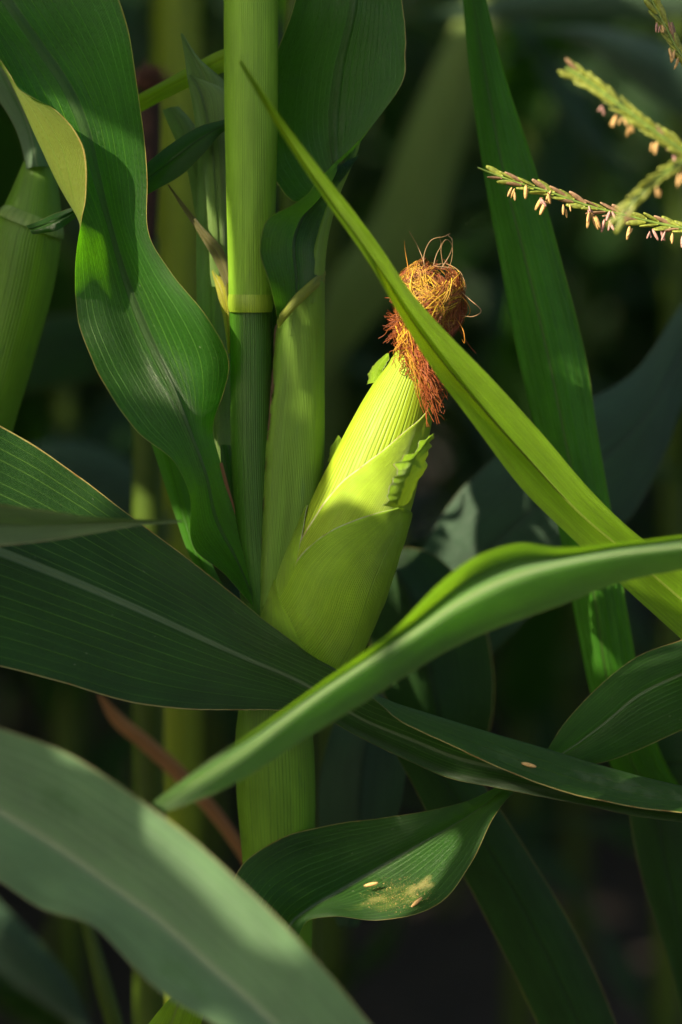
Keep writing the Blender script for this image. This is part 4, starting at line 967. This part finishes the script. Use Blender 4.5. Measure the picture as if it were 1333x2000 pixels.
# ------------------------------------------------------------------ unseen plants added on the sun side, leaves fitted to throw the dappled shade
DAPPLE = [
   ( (-1.116, -0.799) , [(1.519, 0.529, 0.804, 0.055, 60.4, 101.0, 14934, 0.7), (1.455, 4.345, 0.678, 0.072, 44.3, 90.3, 54407, -0.68), (1.513, 0.4, 0.501, 0.097, 18.8, 43.6, 67629, -0.37), (1.641, 5.159, 0.25, 0.054, 30.9, 32.2, 41603, -0.95), (1.45, 5.433, 0.505, 0.074, 16.4, 128.3, 38080, -0.97)] ),
   ( (-0.539, -0.506) , [(1.403, 3.601, 0.521, 0.083, 18.6, 90.3, 37449, -0.2), (1.244, 2.909, 0.349, 0.056, 24.0, 102.3, 89085, -0.88), (1.37, 4.919, 0.642, 0.071, 47.9, 49.0, 41460, 0.72)] ),
   ( (-0.944, -0.324) , [(1.563, 5.797, 0.816, 0.093, 31.7, 47.7, 13748, -1.13), (1.09, 5.82, 0.706, 0.087, 55.0, 111.5, 41533, 0.41)] ),
   ( (-0.745, -0.563) , [(1.635, 0.482, 0.529, 0.092, 29.6, 90.3, 87695, -0.09), (1.461, 1.894, 0.326, 0.051, 36.6, 123.8, 13033, 0.85), (0.913, 0.058, 0.448, 0.08, 60.6, 80.2, 96513, 0.69), (1.308, 2.346, 0.543, 0.08, 29.4, 135.6, 64824, -0.26), (1.293, 2.77, 0.825, 0.07, 16.3, 37.4, 94033, 0.88)] ),
   ( (-0.941, -0.985) , [(1.603, 3.431, 0.672, 0.084, 60.6, 138.3, 71378, 0.9)] ),
   ( (-0.724, -0.301) , [(0.877, 0.621, 0.619, 0.094, 68.0, 46.9, 8415, -0.06), (1.362, 0.979, 0.85, 0.083, 60.1, 49.2, 81246, 0.12), (1.639, 4.149, 0.886, 0.057, 57.7, 101.3, 96182, 0.3)] ),
   ( (-0.483, 0.432) , [(1.03, 0.678, 0.784, 0.096, 68.3, 101.5, 7823, -0.25)] ),
   ( (-0.728, 0.049) , [(1.435, 5.271, 0.556, 0.069, 42.3, 135.1, 6044, -0.56)] ),
   ( (-0.566, -0.356) , [(1.182, 5.77, 0.738, 0.06, 30.3, 30.2, 84246, 0.66), (1.124, 1.912, 0.409, 0.092, 51.8, 38.5, 28910, -0.15), (0.934, 0.482, 0.419, 0.056, 29.9, 70.1, 64331, -0.82)] ),
   ( (-0.688, 0.736) , [(1.434, 5.915, 0.891, 0.09, 18.9, 47.0, 46437, -0.69), (1.713, 2.974, 0.453, 0.099, 24.8, 48.3, 41734, -0.7)] ),
   ( (-0.746, -0.77) , [(1.241, 2.116, 0.698, 0.055, 35.7, 42.7, 92245, 1.18)] ),
   ( (-0.527, 0.275) , [(1.326, 5.161, 0.691, 0.097, 32.4, 124.6, 67315, 0.61), (1.39, 2.084, 0.827, 0.086, 30.5, 85.0, 14503, -0.49)] ),
   ( (-0.933, 0.02) , [(1.273, 2.247, 0.775, 0.087, 58.8, 59.9, 73299, 1.1), (1.476, 5.273, 0.502, 0.08, 16.2, 45.3, 57542, -0.07)] ),
   ( (-0.944, -0.174) , [(1.502, 1.886, 0.741, 0.099, 61.5, 65.1, 79811, 0.24)] ),
   ( (-0.936, 0.661) , [(1.652, 3.076, 0.767, 0.079, 10.7, 54.6, 42003, 0.14), (1.435, 2.643, 0.796, 0.08, 35.1, 50.2, 31372, 0.46), (1.22, 2.004, 0.874, 0.091, 15.6, 67.6, 22408, 0.65), (1.382, 1.831, 0.784, 0.089, 31.7, 127.2, 17906, 0.86)] ),
   ( (-0.949, 0.479) , [(1.636, 0.743, 0.643, 0.088, 47.6, 68.1, 51755, -0.02), (1.0, 0.868, 0.838, 0.081, 46.2, 50.6, 82164, 0.5), (0.831, 0.764, 0.721, 0.082, 18.3, 36.1, 89990, 0.93)] ),
   ( (-1.185, -0.53) , [(1.746, 0.082, 0.456, 0.062, 11.0, 105.5, 81177, 0.2)] ),
   ( (-0.492, -0.937) , [(1.748, 3.166, 0.471, 0.043, 26.0, 95.7, 4537, -0.73)] ),
   ( (-1.129, 0.699) , [(1.225, 2.612, 0.754, 0.097, 30.1, 75.1, 52875, 0.86), (1.404, 1.204, 0.62, 0.086, 23.5, 34.6, 92184, 0.44), (1.173, 2.321, 0.662, 0.059, 18.0, 46.5, 79270, 0.97), (1.308, 2.244, 0.816, 0.098, 39.2, 122.7, 92583, 0.34), (1.732, 2.324, 0.713, 0.09, 38.6, 132.4, 20835, -0.15), (1.219, 2.496, 0.79, 0.1, 31.9, 86.2, 53119, 0.27), (1.456, 2.831, 0.854, 0.083, 46.5, 93.4, 53750, -1.0), (1.453, 2.739, 0.572, 0.053, 28.2, 127.8, 20492, 0.9), (1.729, 2.834, 0.867, 0.077, 46.8, 61.0, 39982, -0.34), (0.822, 1.802, 0.813, 0.097, 49.6, 133.4, 62218, -0.32), (1.526, 2.14, 0.643, 0.051, 31.3, 100.5, 20842, 0.31), (1.494, 1.93, 0.764, 0.086, 43.8, 53.9, 22103, -1.17), (1.58, 1.808, 0.691, 0.084, 38.5, 119.6, 32938, -0.24)] ),
   ( (-0.56, 0.73) , [(1.553, 5.842, 0.512, 0.057, 14.6, 139.7, 18291, 0.19), (0.897, 2.805, 0.884, 0.092, 46.2, 55.5, 97386, -0.99)] ),
   ( (-0.71, -0.169) , [(1.54, 4.918, 0.744, 0.1, 22.2, 50.1, 69520, 0.32), (1.376, 3.164, 0.811, 0.097, 28.6, 61.1, 65025, 0.59)] ),
   ( (-0.479, -0.154) , [(1.483, 5.108, 0.891, 0.089, 44.9, 90.4, 89133, -1.14), (1.702, 4.091, 0.748, 0.099, 28.8, 114.0, 50614, 0.34), (1.487, 4.595, 0.433, 0.034, 39.7, 64.7, 7729, 0.31)] ),
   ( (-1.149, -0.158) , [(1.377, 1.715, 0.803, 0.092, 60.3, 36.4, 43773, 0.38)] ),
   ( (-0.519, 0.008) , [(0.884, 6.135, 0.422, 0.057, 65.3, 67.6, 69460, 0.65), (1.609, 4.245, 0.837, 0.054, 23.5, 51.2, 89593, 1.14)] ),
   ( (-0.727, 0.496) , [(1.264, 5.597, 0.875, 0.088, 48.1, 31.7, 16507, -0.86)] ),
   ( (-0.948, -0.509) , [(1.194, 5.924, 0.713, 0.056, 19.9, 102.3, 92655, 0.05)] ),
   ( (-0.939, 0.252) , [(1.678, 5.979, 0.867, 0.096, 30.9, 72.6, 24275, 0.28)] ),
   ( (-0.883, -0.702) , [(1.373, 1.217, 0.773, 0.058, 17.6, 97.3, 61867, -0.55)] ),
   ( (-1.198, 0.049) , [(1.498, 1.365, 0.85, 0.069, 51.1, 112.3, 24417, 0.44)] ),
   ( (-1.157, -0.978) , [(0.954, 0.64, 0.742, 0.084, 67.5, 60.0, 37877, 0.31)] ),
]

for k, ((x, y), lvs) in enumerate(DAPPLE):
    e = empty('corn_plant', (x, y, 0), 'unseen corn plant added left of the picture to cast dappled shade', 'corn plant', 'unseen corn plants added for dappled shade')
    h = max(q[0] for q in lvs) + .01
    pth = [(0, 0, z) for z in np.linspace(-.03, h, 12)]
    link_local('stalk', make_mesh('stalk', *tube(pth, np.linspace(.013, .007, 12), seg=12, n=24)), M['stalk_far'], e)
    for (zz, az, ln, w, el, dr, sd, tw) in lvs:
        link_local('leaf', make_mesh('leaf', *arch_leaf((0, 0, zz), az, ln, w, R(el), R(dr), sd, twist=tw)), M['blade'], e)

# ------------------------------------------------------------------ fallen anthers and pollen lying on the leaves
def fallen(px, py, mm, ang, label, sc=1.0):
    o = bpy.data.objects.new('fallen_anther', ANTH); COL.objects.link(o)
    d = Vector((math.cos(ang), -.1, math.sin(ang))).normalized()
    o.rotation_mode = 'QUATERNION'; o.rotation_quaternion = Vector((0, 0, -1)).rotation_difference(d)
    o.location = Vector(P(px, py, mm)) - d * .003 * sc; o.scale = (sc,) * 3
    tag(o, label, 'anther', 'fallen anthers lying on leaves')
fallen(722, 1728, -22, .25, 'orange fallen anther left of the pollen patch on the twisting leaf', 1.1)
fallen(812, 1764, -42, .75, 'pale fallen anther on the right of the pollen patch', 1.1)
fallen(1030, 1493, -64, -.25, 'tan fallen anther on the dark folded leaf at the right', 1.1)

# pollen shed into the hollow of the twisting leaf
M['pollen'] = plain_mat('pollen', (.62, .46, .14), .8, vary=.4, scale=900)
lc = [o for o in bpy.data.objects if o.get('label', '').startswith('twisting dark leaf with a pollen')][0]
off = -np.array(lc.location)
LV = np.array([v.co[:] for v in lc.data.vertices]); LF = [tuple(p.vertices) for p in lc.data.polygons]
def to_pix(p):
    r = np.asarray(p) - CAM; c, s = math.cos(PITCH), math.sin(PITCH)
    f = r[1] * c - r[2] * s; up = r[1] * s + r[2] * c
    return 666.5 + r[0] / f / .36 * 2000, 1000 - up / f / .36 * 2000
rs = np.random.RandomState(3); PV, PF = [], []
for q in LF:
    cp = LV[list(q)].mean(axis=0); px, py = to_pix(cp)
    d = ((px - 785) / 52) ** 2 + ((py - 1748) / 26) ** 2
    if d > 2.4 or cp[1] > -.0: continue
    nrm = np.cross(LV[q[1]] - LV[q[0]], LV[q[3]] - LV[q[0]]); nrm /= np.linalg.norm(nrm)
    if nrm[1] > 0: nrm = -nrm
    for k in range(rs.poisson(40 * math.exp(-d * 1.1))):
        a, b = rs.rand(2)
        p = (LV[q[0]] * (1 - a) + LV[q[1]] * a) * (1 - b) + (LV[q[3]] * (1 - a) + LV[q[2]] * a) * b + nrm * .0002
        r = rs.uniform(.00007, .0002) * (1 if rs.rand() < .93 else 2.4)
        k0 = len(PV)
        e = rs.normal(0, 1, (3, 3)); e, _ = np.linalg.qr(e)
        for sx in (1, -1):
            for ax in range(3): PV.append(p + e[ax] * sx * r * rs.uniform(.6, 1.2))
        PF += [(k0 + i, k0 + j, k0 + m) for i in (0, 3) for j in (1, 4) for m in (2, 5)]
if PV:
    tag(link('pollen', make_mesh('pollen', PV, PF), M['pollen']), 'yellow pollen dust scattered in the hollow of the twisting leaf', 'pollen', kind='stuff')
